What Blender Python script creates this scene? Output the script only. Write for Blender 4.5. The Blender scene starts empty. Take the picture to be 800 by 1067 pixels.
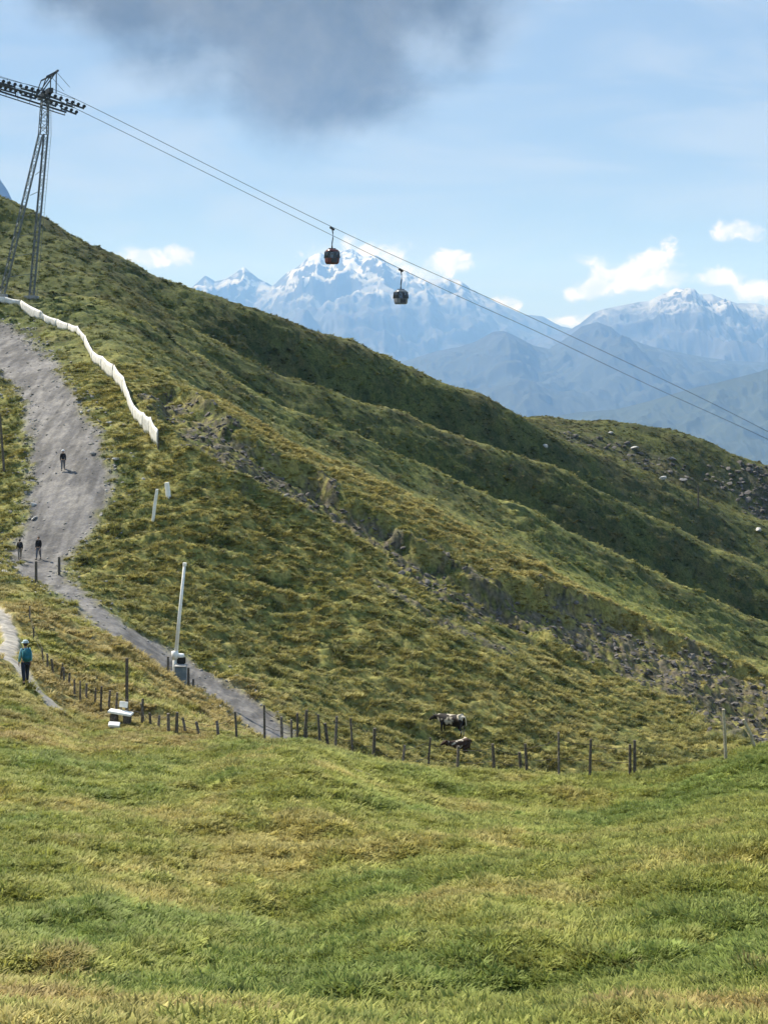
import bpy, bmesh, math, random
import numpy as np
from mathutils import Vector, Matrix

R = math.radians
S = bpy.context.scene
C = S.collection
F, HOR = 1550.0, 360.0            # focal length and horizon row of the reference, in its pixels

# ------------------------------------------------------------------ camera
cd = bpy.data.cameras.new('camera'); cam = bpy.data.objects.new('camera', cd); C.objects.link(cam)
cam.location = (0, 0, 0); cam.rotation_euler = (R(90), 0, 0)
cd.sensor_fit = 'VERTICAL'; cd.sensor_height = 36; cd.sensor_width = 36
cd.lens = F / 1067 * 36; cd.shift_y = -(533.5 - HOR) / 1067
cd.clip_start = .1; cd.clip_end = 200000
S.camera = cam
S.view_settings.view_transform = 'Standard'; S.view_settings.look = 'None'
S.view_settings.gamma = 1; S.view_settings.exposure = 0.8; S.view_settings.use_curve_mapping = False
S.cycles.volume_bounces = 1
S.cycles.max_bounces = 6

# ------------------------------------------------------------------ sun + sky
SUN_EL, SUN_V = R(46), Vector((-.76, .65)).normalized()
sl = bpy.data.lights.new('sun', 'SUN'); sl.energy = 4.9; sl.angle = R(.5); sl.color = (1, .95, .86)
so = bpy.data.objects.new('sun', sl); C.objects.link(so)
tosun = Vector((SUN_V.x * math.cos(SUN_EL), SUN_V.y * math.cos(SUN_EL), math.sin(SUN_EL)))
so.rotation_euler = tosun.to_track_quat('Z', 'Y').to_euler(); so.location = tosun * 50

W = bpy.data.worlds.new('World'); S.world = W; W.use_nodes = True
nt = W.node_tree; nt.nodes.clear()
class NT:
    """tiny node helper"""
    def __init__(s, t): s.t = t
    def n(s, kind, **kw):
        a = s.t.nodes.new(kind)
        for k, v in kw.items(): setattr(a, k, v)
        return a
    def put(s, sock, v):
        if hasattr(v, 'is_linked') or isinstance(v, bpy.types.NodeSocket): s.t.links.new(v, sock)
        else: sock.default_value = v
    def m(s, op, a, b=0.0, c=None, clamp=False):
        q = s.n('ShaderNodeMath', operation=op, use_clamp=clamp)
        s.put(q.inputs[0], a); s.put(q.inputs[1], b)
        if c is not None: s.put(q.inputs[2], c)
        return q.outputs[0]
    def noise(s, vec, scale, detail=4, rough=.55, dist=0):
        q = s.n('ShaderNodeTexNoise'); s.t.links.new(vec, q.inputs['Vector'])
        q.inputs['Scale'].default_value = scale; q.inputs['Detail'].default_value = detail
        q.inputs['Roughness'].default_value = rough; q.inputs['Distortion'].default_value = dist
        return q.outputs['Fac']
    def ss(s, x, a, b, lo=0.0, hi=1.0):
        q = s.n('ShaderNodeMapRange', interpolation_type='SMOOTHSTEP'); s.put(q.inputs[0], x)
        q.inputs[1].default_value = a; q.inputs[2].default_value = b; q.inputs[3].default_value = lo; q.inputs[4].default_value = hi
        return q.outputs[0]
    def mix(s, f, a, b, mode='MIX'):
        q = s.n('ShaderNodeMix', data_type='RGBA', blend_type=mode)
        s.put(q.inputs[0], f)
        for i, v in ((6, a), (7, b)):
            if isinstance(v, tuple): q.inputs[i].default_value = (*v, 1) if len(v) == 3 else v
            else: s.t.links.new(v, q.inputs[i])
        return q.outputs[2]
w = NT(nt)
sky = w.n('ShaderNodeTexSky', sky_type='NISHITA'); sky.sun_disc = False
sky.sun_elevation = SUN_EL; sky.sun_rotation = math.atan2(SUN_V.x, SUN_V.y); sky.altitude = 2200
sky.air_density = 1.0; sky.dust_density = .6; sky.ozone_density = 1.5
tc = w.n('ShaderNodeTexCoord').outputs['Generated']
sp = w.n('ShaderNodeSeparateXYZ'); nt.links.new(tc, sp.inputs[0])
yy = w.m('MAXIMUM', sp.outputs[1], .12)
uu = w.m('DIVIDE', sp.outputs[0], yy); vv = w.m('DIVIDE', sp.outputs[2], yy)
cb = w.n('ShaderNodeCombineXYZ'); nt.links.new(uu, cb.inputs[0]); nt.links.new(vv, cb.inputs[1]); uv = cb.outputs[0]
st = w.n('ShaderNodeVectorMath', operation='MULTIPLY'); nt.links.new(uv, st.inputs[0]); st.inputs[1].default_value = (1, 4.5, 1)
SK = 7.2                                  # cloud radiance scale in sky units
BG = .087
veil = w.noise(st.outputs[0], 5.0, 5, .55, .6)
veil_f = w.m('ADD', w.ss(veil, .38, .66, .08, .85), w.ss(w.m('ABSOLUTE', w.m('SUBTRACT', vv, .108)), .0, .022, .10, 0))
base = w.mix(.85, sky.outputs[0], (2.0, 3.05, 4.8))
base = w.mix(veil_f, base, (3.2, 4.05, 5.4))
fine = w.noise(uv, 55, 8, .62, .5); mid_n = w.noise(uv, 14, 5, .6, .2); big = w.noise(uv, 6, 6, .58, .35)
def blob(px, py, rx, ry):
    cu, cv = (px - 400) / F, (HOR - py) / F
    a = w.m('DIVIDE', w.m('SUBTRACT', uu, cu), rx / F); b = w.m('DIVIDE', w.m('SUBTRACT', vv, cv), ry / F)
    return w.m('SQRT', w.m('ADD', w.m('MULTIPLY', a, a), w.m('MULTIPLY', b, b)))
nz = w.m('MULTIPLY', w.m('SUBTRACT', fine, .5), 3.0)
nz2 = w.m('MULTIPLY', w.m('SUBTRACT', mid_n, .5), 2.2)
cum = None
for px, py, rx, ry in ((662, 282, 44, 20), (688, 270, 26, 15), (620, 300, 32, 11), (600, 304, 14, 8), (770, 240, 30, 12), (168, 268, 42, 10),
                       (462, 276, 30, 12), (480, 268, 12, 6), (524, 317, 20, 9), (755, 288, 26, 12), (790, 304, 36, 16),
                       (376, 270, 50, 18), (590, 336, 30, 8), (425, 286, 30, 12)):
    d = w.m('ADD', w.m('ADD', blob(px, py, rx, ry), nz), nz2)
    f_ = w.ss(d, 1.2, .4)
    cum = f_ if cum is None else w.m('MAXIMUM', cum, f_)
base = w.mix(w.m('MULTIPLY', cum, .88), base, w.mix(w.ss(w.noise(uv, 34, 6, .6, .8), .36, .58), (5.2, 5.7, 6.6), (8.6, 8.3, 8.1)))
dk = w.m('MINIMUM', blob(320, -25, 205, 135), w.m('MINIMUM', blob(185, -50, 150, 95), blob(335, 62, 115, 80)))
dkf = w.m('ADD', dk, w.m('MULTIPLY', w.m('SUBTRACT', big, .5), 1.5))
dkf = w.ss(w.m('ADD', dkf, w.m('MULTIPLY', w.m('SUBTRACT', mid_n, .5), .7)), 1.32, .62)
base = w.mix(w.m('MULTIPLY', dkf, .95), base, w.mix(w.ss(mid_n, .3, .7), (.50, .58, .52), (1.38, 1.46, 1.42)))
bg = w.n('ShaderNodeBackground'); nt.links.new(base, bg.inputs[0]); bg.inputs[1].default_value = BG
wo = w.n('ShaderNodeOutputWorld'); nt.links.new(bg.outputs[0], wo.inputs[0])

# ------------------------------------------------------------------ noise + interpolation
rng = np.random.default_rng(7)
PERM = rng.permutation(512); PERM = np.concatenate([PERM, PERM, PERM])
GA = rng.uniform(0, 2 * np.pi, 512); GX, GY = np.cos(GA), np.sin(GA)
def perlin(x, y):
    xi = np.floor(x).astype(np.int64); yi = np.floor(y).astype(np.int64); xf = x - xi; yf = y - yi
    u = xf * xf * xf * (xf * (xf * 6 - 15) + 10); v = yf * yf * yf * (yf * (yf * 6 - 15) + 10)
    def g(ix, iy, dx, dy):
        h = PERM[PERM[ix & 511] + (iy & 511)]; return GX[h] * dx + GY[h] * dy
    a = g(xi, yi, xf, yf); b = g(xi + 1, yi, xf - 1, yf); c = g(xi, yi + 1, xf, yf - 1); d = g(xi + 1, yi + 1, xf - 1, yf - 1)
    return ((a + u * (b - a)) + v * ((c + u * (d - c)) - (a + u * (b - a)))) * 1.41
def fbm(x, y, s, o=4, g=.5, off=0.):
    t = 0; a = 1; x = x / s + off; y = y / s + off * 1.7
    for i in range(o):
        t = t + a * perlin(x, y); x = x * 2.03 + 13.1; y = y * 2.03 + 7.7; a *= g
    return t
def ridged(x, y, s, o=5, off=0.):
    t = 0; a = 1; x = x / s + off; y = y / s + off
    for i in range(o):
        t = t + a * (1 - 2 * np.abs(perlin(x, y))); x = x * 2.07 + 5.1; y = y * 2.07 + 3.7; a *= .5
    return t / 2
def sstep(x, a, b):
    t = np.clip((x - a) / (b - a), 0, 1); return t * t * (3 - 2 * t)
def slopes(X, Z):
    h = np.diff(X, axis=0); d = np.diff(Z, axis=0) / h; m = np.zeros_like(Z)
    w1 = 2 * h[1:] + h[:-1]; w2 = h[1:] + 2 * h[:-1]; ok = d[:-1] * d[1:] > 0
    with np.errstate(divide='ignore', invalid='ignore'):
        mm = (w1 + w2) / (w1 / d[:-1] + w2 / d[1:])
    m[1:-1] = np.where(ok, mm, 0); m[0] = d[0]; m[-1] = d[-1]; return m
def pchip(X, Z, q):                       # 1D
    X = np.asarray(X, float); Z = np.asarray(Z, float); m = slopes(X, Z)
    q = np.clip(q, X[0], X[-1]); k = np.clip(np.searchsorted(X, q) - 1, 0, len(X) - 2)
    h = X[k + 1] - X[k]; t = (q - X[k]) / h
    return (2*t**3 - 3*t*t + 1)*Z[k] + (t**3 - 2*t*t + t)*h*m[k] + (-2*t**3 + 3*t*t)*Z[k+1] + (t**3 - t*t)*h*m[k+1]

# ------------------------------------------------------------------ terrain relief: crest and hollow lines across the hillside
PX = [-700, 0, 100, 200, 300, 400, 500, 600, 700, 800, 1500]
def yz(py, Y): return [(HOR - p) / F * y for p, y in zip(py, Y)]
FE = []
def feat(Y, py=None, z=None):
    Y = [float(a) for a in Y]; FE.append((Y, yz(py, Y) if py else [float(a) for a in z]))
same = lambda v: [v] * 11
feat(same(0), z=same(-1.75))
feat(same(5), z=same(-3.6))
feat(same(16), py=[1040, 1060, 1067, 1067, 1067, 1067, 1067, 1067, 1060, 1050, 1010])
feat([29]*11, py=[880, 900, 912, 925, 930, 915, 900, 896, 886, 868, 840])
feat([42]*11, py=[770, 790, 808, 812, 800, 826, 850, 856, 842, 818, 790])
feat([55, 55, 56, 54, 51, 49, 48, 48, 47.5, 47, 47], py=[725, 738, 762, 772, 774, 796, 812, 814, 800, 776, 755])
feat([66, 66, 68, 66, 60, 57, 56, 56, 56, 56, 56], z=[-12.5, -14.1, -16.7, -16.9, -17.3, -18.8, -19.8, -20.3, -20.2, -20.0, -21])
feat([95, 92, 88, 84, 80, 76, 76, 76, 78, 80, 84], z=[-10, -14.9, -16.0, -19.2, -21.0, -23.2, -25.6, -28.0, -30.3, -32.5, -42])
feat([110, 106, 101, 97, 93, 90, 90, 92, 94, 98, 104], py=[500, 575, 598, 640, 705, 752, 783, 795, 790, 774, 800])
feat([124, 117, 114, 116, 112, 108, 106, 107, 108, 112, 118], py=[400, 515, 515, 500, 570, 625, 672, 716, 746, 759, 790])
feat([134, 127, 124, 126, 122, 119, 116, 116, 116.5, 118.5, 126], py=[340, 468, 455, 438, 505, 575, 636, 684, 722, 748, 790])
feat([150, 144, 140, 139, 138, 135, 132, 130, 128, 126, 132], py=[280, 405, 400, 408, 460, 505, 558, 610, 662, 706, 780])
feat([162, 156, 152, 148, 148, 146, 144, 142, 141, 140, 150], py=[262, 376, 372, 408, 470, 523, 586, 643, 692, 738, 810])
feat([180, 176, 171, 168, 168, 169, 169, 169, 171, 173, 185], py=[240, 340, 340, 384, 447, 498, 548, 598, 648, 692, 780])
feat([192, 188, 182, 178, 178, 180, 181, 182, 184, 186, 196], py=[215, 308, 318, 368, 427, 466, 512, 557, 606, 652, 760])
feat([206, 201, 196, 192, 193, 196, 199, 202, 204, 206, 218], py=[205, 298, 312, 374, 443, 488, 540, 586, 636, 682, 790])
feat([218, 212, 206, 205, 208, 212, 216, 220, 222, 224, 236], py=[190, 270, 290, 346, 397, 424, 462, 500, 550, 596, 720])
feat([232, 226, 220, 219, 224, 230, 235, 242, 246, 250, 262], py=[180, 262, 290, 350, 406, 440, 482, 522, 574, 620, 740])
feat([255, 248, 242, 238, 242, 246, 252, 262, 270, 276, 290], py=[120, 209, 257, 298, 332, 373, 418, 464, 508, 548, 690])
feat([275, 268, 262, 258, 262, 268, 274, 284, 292, 300, 315], py=[135, 225, 272, 312, 348, 388, 431, 468, 508, 545, 680])
feat([330, 330, 330, 330, 330, 330, 330, 330, 325, 315, 320], py=[200, 290, 335, 370, 400, 425, 434, 437, 449, 487, 640])
feat(same(400), z=[-40, -38, -40, -42, -45, -45, -48, -50, -52, -56, -110])
feat(same(800), z=[-150, -150, -160, -180, -200, -200, -210, -220, -230, -250, -300])
feat(same(3000), z=same(-880)); feat(same(60000), z=same(-900))
NF = len(FE)
def profiles(px):                         # -> knots (NF, n) of depth and height
    px = np.atleast_1d(px)
    return (np.array([pchip(PX, f[0], px) for f in FE]), np.array([pchip(PX, f[1], px) for f in FE]))
def base_grid(px, Yq):                    # Yq (n, m) for n columns
    KY, KZ = profiles(px); M = slopes(KY, KZ)
    k = np.zeros(Yq.shape, int)
    for i in range(1, NF - 1): k += Yq >= KY[i][:, None]
    col = np.arange(len(px))[:, None]
    y0 = KY[k, col]; y1 = KY[k + 1, col]; z0 = KZ[k, col]; z1 = KZ[k + 1, col]; m0 = M[k, col]; m1 = M[k + 1, col]
    h = y1 - y0; t = np.clip((Yq - y0) / h, 0, 1)
    return (2*t**3 - 3*t*t + 1)*z0 + (t**3 - 2*t*t + t)*h*m0 + (-2*t**3 + 3*t*t)*z1 + (t**3 - t*t)*h*m1
def pxY(x, y):
    a = np.arctan2(x, y); r = np.hypot(x, y); ac = np.clip(a, -R(45), R(45))
    return 400 + F * np.tan(ac), r * np.cos(ac)

TPX = np.linspace(-700, 1500, 221); TY_ = np.linspace(2, 400, 797)
TS = np.gradient(base_grid(TPX, np.repeat(TY_[None, :], 221, 0)), TY_, axis=1)
def steep(px, Y):
    a = np.clip((px + 700) / 10, 0, 219.99); b = np.clip((Y - 2) / .5, 0, 795.99); i = a.astype(int); j = b.astype(int); u = a - i; v = b - j
    return (TS[i, j]*(1-u) + TS[i+1, j]*u)*(1-v) + (TS[i, j+1]*(1-u) + TS[i+1, j+1]*u)*v
def terr(x, y):
    c, s_ = math.cos(R(-16)), math.sin(R(-16)); xr = x * c - y * s_; yr = x * s_ + y * c
    wob = fbm(x, y, 6, 2, .5, 1.) * 1.2
    return perlin(xr / 3.6 + 4, yr / 1.25 + wob * .6) + .6 * perlin(xr / 1.7, yr / .62 + wob + 9)
def detail(x, y, Y, rock=0., road=0.):
    """tussocks, cattle terraces, hummocks"""
    near = 1 - sstep(Y, 50, 75); far = 1 - near
    hum = fbm(x, y, 9, 3, .5, 3.1)
    tus = fbm(x, y, 1.5, 3, .55, 8.2)
    # terracettes stretched along the contour (which runs away and to the right)
    ter = terr(x, y)
    knob = np.abs(perlin(x / .8 + 3, y / .8)) 
    patch = sstep(fbm(x, y, 22, 3, .5, 6.), -.35, .45)
    d_near = .24 * hum + .22 * (.5 - np.abs(fbm(x, y, 4.2, 2, .5, 33.))) + .10 * fbm(x, y, 1.7, 2, .5, 35.) + .05 * tus + .05 * ter
    d_far = .34 * hum + .14 * tus + .36 * ter * (.35 + .75 * patch) - .10 * knob
    d_far = d_far * (1 + sstep(Y, 150, 260) * .15) + sstep(Y, 150, 250) * fbm(x, y, 26, 3, .5, 5.) * 1.1 + sstep(Y, 140, 160) * (fbm(x, y, 9, 3, .55, 15.) * .35 + .35 * (.4 - np.abs(perlin(x / 6.5 + .3*y/6.5, y / 9.))))
    d = near * d_near + far * d_far
    d = d * sstep(Y, 3, 9) * (1 - sstep(Y, 500, 900))
    d = d + sstep(Y, 420, 900) * ridged(x, y, 300, 4) * 25 * (1 - sstep(Y, 1500, 3500))
    d = d * (1 - .88 * road)
    gd = np.full(x.shape, 99.)
    for g in ROCKS[:2]: gd = np.minimum(gd, g(x, y))
    gd = gd + .9 * fbm(x, y, 4, 3, .55, 88.)
    d = d - 1.25 * sstep(gd, .8, -1.4) + .35 * sstep(gd, 2.6, .9) * sstep(gd, -.2, .9)
    d = d + rock * (.45 * ridged(x, y, 2.2, 4, 2.) - .2 + .12 * perlin(x / .7, y / .7))
    return d
def ground_z(x, y):
    x = np.atleast_1d(np.asarray(x, float)); y = np.atleast_1d(np.asarray(y, float))
    px, Y = pxY(x, y)
    z = base_grid(px, Y[:, None])[:, 0]
    rd = road_mask(x, y); rk = rock_mask(x, y)
    return z + detail(x, y, Y, rk, rd)

def hit_base(px, py):                     # where the sight line of that pixel meets the smooth relief
    Y = np.linspace(8, 420, 5200); z = base_grid(np.array([float(px)]), Y[None, :])[0]
    k = np.argmax(z >= (HOR - py) / F * Y)
    return (px - 400) / F * Y[k], Y[k]

# --- road, footpath and rock bands as outlines on the ground (world coordinates)
def world_poly(pts): return np.array([hit_base(*p) for p in pts])
def catm(pts, n=8):
    P = np.array(pts, float); P = np.vstack([2*P[0]-P[1], P, 2*P[-1]-P[-2]]); out = []
    for i in range(1, len(P) - 2):
        for t in np.linspace(0, 1, n, endpoint=False):
            out.append(.5*((2*P[i]) + (-P[i-1]+P[i+1])*t + (2*P[i-1]-5*P[i]+4*P[i+1]-P[i+2])*t*t + (-P[i-1]+3*P[i]-3*P[i+1]+P[i+2])*t**3))
    out.append(P[-2]); return np.array(out)
road_lo = catm([(-45, 352), (-10, 380), (14, 405), (29, 440), (33, 480), (29, 520), (20, 560), (12, 590), (22, 602), (45, 606), (75, 630), (110, 656), (150, 680), (185, 703), (225, 727), (258, 752), (285, 772)], 6)
road_hi = catm([(-20, 322), (6, 336), (28, 352), (50, 372), (66, 395), (86, 425), (106, 458), (115, 490), (108, 525), (92, 556), (70, 580), (74, 606), (112, 634), (160, 668), (200, 690), (240, 714), (280, 742), (306, 764), (322, 772)], 6)
ROAD = np.array([hit_base(*p) for p in road_lo] + [hit_base(*p) for p in road_hi[::-1]])
def seg_dist(x, y, A, wd):
    """distance to polyline minus half width"""
    best = np.full(x.shape, 1e9)
    for (ax, ay), (bx, by), w0, w1 in zip(A[:-1], A[1:], wd[:-1], wd[1:]):
        dx, dy = bx - ax, by - ay; L = dx*dx + dy*dy + 1e-9
        t = np.clip(((x - ax)*dx + (y - ay)*dy) / L, 0, 1)
        best = np.minimum(best, np.hypot(x - ax - t*dx, y - ay - t*dy) - (w0 + (w1 - w0)*t))
    return best
def poly_sd(x, y, Pg):
    ins = np.zeros(x.shape, bool); d = np.full(x.shape, 1e9)
    for i in range(len(Pg)):
        ax, ay = Pg[i]; bx, by = Pg[(i + 1) % len(Pg)]
        c = ((ay > y) != (by > y)) & (x < (bx - ax) * (y - ay) / (by - ay + 1e-12) + ax); ins ^= c
        dx, dy = bx - ax, by - ay; t = np.clip(((x-ax)*dx + (y-ay)*dy) / (dx*dx + dy*dy + 1e-9), 0, 1)
        d = np.minimum(d, np.hypot(x - ax - t*dx, y - ay - t*dy))
    return np.where(ins, -d, d)
def boxed(fn, P, pad):
    lo = P.min(0) - pad; hi = P.max(0) + pad
    def g(x, y, *a):
        out = np.full(x.shape, 99.); k = (x > lo[0]) & (x < hi[0]) & (y > lo[1]) & (y < hi[1])
        if k.any(): out[k] = fn(x[k], y[k])
        return out
    return g
road_sd0 = boxed(lambda x, y: poly_sd(x, y, ROAD), ROAD, 4)
def road_sd(x, y):
    return road_sd0(x, y) + .6 * fbm(x, y, 1.8, 4, .65, 4.) + .4 * fbm(x, y, 6, 2, .5, 2.)
FP = world_poly([(-14, 628), (3, 642), (9, 655), (14, 668), (6, 680), (-6, 688)])
FP2 = world_poly([(-14, 676), (2, 684), (16, 692), (26, 704), (36, 716), (50, 727), (57, 735), (58, 743), (72, 750), (84, 756)])
fp_w = np.full(12, .42)
path_sd0 = boxed(lambda x, y: np.minimum(seg_dist(x, y, FP, fp_w[:len(FP)]), seg_dist(x, y, FP2, [.65, .65, .6, .5, .42, .4, .4, .4, .3, .2])), np.vstack([FP, FP2]), 3)
def path_sd(x, y): return path_sd0(x, y) + .12 * fbm(x, y, .7, 3, .6, 9.)
def road_mask(x, y): return np.maximum(sstep(road_sd(x, y), .5, -.5), sstep(path_sd(x, y), .15, -.15))
ROCKS = []
for pts, wd in (([(172, 408), (205, 432), (250, 468), (300, 498), (350, 530), (395, 560), (440, 592), (485, 625), (520, 640)], [1.4, 3.0, 4.6, 4.6, 3.8, 3.0, 3.2, 3.8, 3.0]),
                ([(560, 640), (620, 662), (680, 690), (740, 712), (800, 738), (870, 765)], [2.6, 5.4, 7.2, 7.4, 7.4, 7]),
                ([(470, 590), (500, 605), (540, 640)], [.8, 1.4, .8]),
                ([(596, 458), (640, 470), (690, 486)], [6, 8, 6]),
                ([(752, 500), (790, 512), (840, 525)], [5, 9, 9]),
                ([(390, 610), (470, 650), (560, 690)], [.6, 1.2, .8])):
    A = world_poly(pts); ROCKS.append(boxed((lambda A, wd: lambda x, y: seg_dist(x, y, A, wd))(A, wd), A, 14))
def rock_mask(x, y):
    d = np.full(x.shape, 99.)
    for g in ROCKS: d = np.minimum(d, g(x, y))
    n = fbm(x, y, 3.2, 4, .6, 11.)
    return sstep(d + 3.4 * n, 1.4, -1.6) * sstep(fbm(x, y, 1.5, 3, .6, 77.), -1.2, -.35) * (1 - .62 * sstep(y, 225, 245) * sstep(.245 - x / np.maximum(y, 1), -.02, .02))

# ------------------------------------------------------------------ ground colour (vegetation, gravel and slate, with hillside shade painted in)
def lerp(a, b, t): return a + (b - a) * t[:, None]
def ground_col(x, y, px, Y, z, road, path, rock):
    n = x.shape[0]
    A = lambda *c: np.array(c)[None, :] * np.ones((n, 1))
    n1 = fbm(x, y, 7, 4, .55, 21.); n2 = fbm(x, y, 1.6, 3, .6, 31.); n3 = fbm(x, y, 24, 3, .5, 41.); n4 = fbm(x, y, .5, 2, .6, 51.)
    py = HOR - z / np.maximum(Y, 1) * F
    green = A(.236, .256, .066); lush = A(.145, .195, .046); dry = A(.345, .300, .110); dark = A(.045, .066, .022); heath = A(.078, .070, .032)
    near = 1 - sstep(Y, 52, 66)
    c_near = lerp(green, dry, sstep(n1 + .5*n2 + .25*n3, -.05, .75) * .8)
    c_near = lerp(c_near, lush, sstep(-n1 + .4*n2, .0, .6) * .85)
    c_near = lerp(c_near, A(.30, .22, .10), sstep(n3 + n2*.5 + n1*.4, .62, .95) * .6)
    # tawny band along the terrace and crest
    c_near = lerp(c_near, A(.26, .215, .085), sstep(Y, 44, 54) * sstep(n2 + .4, -.2, .8) * .75)
    ter = A(.275, .232, .095)
    c_ter = lerp(ter, green, sstep(n1 + .6*n2, -.1, .6) * .7)
    # hillside
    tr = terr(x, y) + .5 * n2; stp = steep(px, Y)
    hs = lerp(A(.185, .172, .058), A(.124, .130, .042), sstep(n1 + .4*n3, -.3, .5))
    hs = lerp(hs, A(.250, .218, .082), sstep(n1 + .7*n3, .1, .8) * .55)
    hs = lerp(hs, dark * 1.1, sstep(-tr + .5*n4 - .25*n1, .05, .75) * .72)  # terrace hollows painted darker, in place of their shading
    hs = lerp(hs, dark * .8, sstep(fbm(x, y, 2.2, 4, .6, 66.), .38, .62) * .6)
    # upper slopes: brown heather and dwarf juniper, cloud shade painted in as darker tone
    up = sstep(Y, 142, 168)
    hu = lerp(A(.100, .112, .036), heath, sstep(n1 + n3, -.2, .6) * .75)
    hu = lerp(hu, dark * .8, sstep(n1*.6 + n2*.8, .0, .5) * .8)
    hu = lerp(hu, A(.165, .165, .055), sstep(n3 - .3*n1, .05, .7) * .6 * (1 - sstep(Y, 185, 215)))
    hu = lerp(hu, dark * .85, sstep(stp + .12*n1, .14, .48) * .2)  # shade painted onto faces that rise steeply away from the camera
    hu = lerp(hu, A(.190, .185, .062), sstep(stp + .10*n1, .14, -.14) * .75 * (1 - .5*sstep(Y, 225, 245)))  # flat and falling crests painted lighter, as if catching the sun
    hu = lerp(hu, dark * .8, sstep(-tr + .4*n4, .2, .9) * .55)  # same painted shade in the terrace hollows of the upper slopes
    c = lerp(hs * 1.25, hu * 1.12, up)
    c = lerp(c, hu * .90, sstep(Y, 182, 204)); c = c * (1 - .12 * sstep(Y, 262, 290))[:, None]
    # yellow spur crest
    sp_c = sstep(np.abs(Y - np.interp(px, [200, 400, 600, 800], [140, 133, 127, 123])), 9, 2) * sstep(px, 170, 260)
    c = lerp(c, A(.270, .235, .085), sp_c * .6)
    # green meadow in the hollow
    c = lerp(c, A(.180, .200, .055), np.exp(-((px - 650)/110)**2 - ((Y - 164)/9)**2) * .8)
    side = sstep(px, 330, 240)
    c = lerp(c, c_ter, (1 - sstep(Y, 84, 96)) * side)
    c = lerp(c, c_near, near)
    # gravel / slate
    slate = lerp(A(.052, .045, .035), A(.118, .103, .083), sstep(n4 + n2, -.3, .7))
    slate = lerp(slate, A(.022, .021, .02), sstep(-n2, .0, .5) * .85)
    c = lerp(c, slate, rock * sstep(n4*.8 + n2*.5, -.55, .15) * .92)
    gravel = lerp(A(.105, .102, .098), A(.190, .184, .175), sstep(fbm(x*1.0, y*.16, .9, 3, .6, 15.) + .5*n1, -.7, .8)) if True else lerp(A(.165, .158, .163), A(.235, .225, .228), sstep(n2 + n4 + .4*n1, -.4, .7))
    c = lerp(c, gravel, road); c = lerp(c, A(.30, .285, .25) * (1 + .15*n4[:, None]), path)
    c *= (1 + .16 * n4[:, None]); 
    return np.clip(c, .01, .8)

def props(o, label=None, cat=None, group=None, kind=None):
    if label: o['label'] = label
    if cat: o['category'] = cat
    if group: o['group'] = group
    if kind: o['kind'] = kind
    return o

def fast_mesh(name, V, Q, col=None):
    me = bpy.data.meshes.new(name); me.vertices.add(len(V)); me.vertices.foreach_set('co', V.astype(np.float32).ravel())
    me.loops.add(Q.size); me.loops.foreach_set('vertex_index', Q.ravel().astype(np.int32))
    me.polygons.add(len(Q)); me.polygons.foreach_set('loop_start', np.arange(0, Q.size, Q.shape[1], dtype=np.int32))
    me.polygons.foreach_set('use_smooth', np.ones(len(Q), bool))
    if col is not None:
        at = me.color_attributes.new('col', 'FLOAT_COLOR', 'POINT')
        at.data.foreach_set('color', np.hstack([col, np.ones((len(col), 1))]).astype(np.float32).ravel())
    me.update(calc_edges=True); return me

# ------------------------------------------------------------------ materials
def newmat(name, rough=.8, col=None, metal=0, spec=.3):
    m = bpy.data.materials.new(name); m.use_nodes = True
    b = m.node_tree.nodes['Principled BSDF']; b.inputs['Roughness'].default_value = rough; b.inputs['Metallic'].default_value = metal
    b.inputs['Specular IOR Level'].default_value = spec
    if col: b.inputs['Base Color'].default_value = (*col, 1)
    return m, b, NT(m.node_tree)
def speck(name, c1, c2, scale=20, rough=.7, metal=0, detail=4):      # simple weathered material
    m, b, k = newmat(name, rough, None, metal)
    tcn = k.n('ShaderNodeTexCoord').outputs['Object']
    k.t.links.new(k.mix(k.ss(k.noise(tcn, scale, detail), .35, .65), c1, c2), b.inputs['Base Color'])
    bp = k.n('ShaderNodeBump'); bp.inputs['Strength'].default_value = .25; bp.inputs['Distance'].default_value = .01
    k.t.links.new(k.noise(tcn, scale * 2, 3), bp.inputs['Height']); k.t.links.new(bp.outputs[0], b.inputs['Normal'])
    return m
m_ground, b, k = newmat('ground_material', .95, spec=.15)
at = k.n('ShaderNodeAttribute', attribute_name='col'); pos = k.n('ShaderNodeNewGeometry').outputs['Position']
f1 = k.noise(pos, 3.2, 5, .65); f2 = k.noise(pos, .9, 4, .6)
c = k.mix(1.0, at.outputs['Color'], k.mix(k.ss(f1, .33, .67), (.62, .64, .60), (1.34, 1.32, 1.25)), 'MULTIPLY')
c = k.mix(1.0, c, k.mix(k.ss(f2, .35, .65), (.84, .90, .84), (1.14, 1.08, 1.08)), 'MULTIPLY')
k.t.links.new(c, b.inputs['Base Color'])
bp = k.n('ShaderNodeBump'); bp.inputs['Strength'].default_value = .7; bp.inputs['Distance'].default_value = .12
k.t.links.new(f1, bp.inputs['Height']); k.t.links.new(bp.outputs[0], b.inputs['Normal'])

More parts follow.
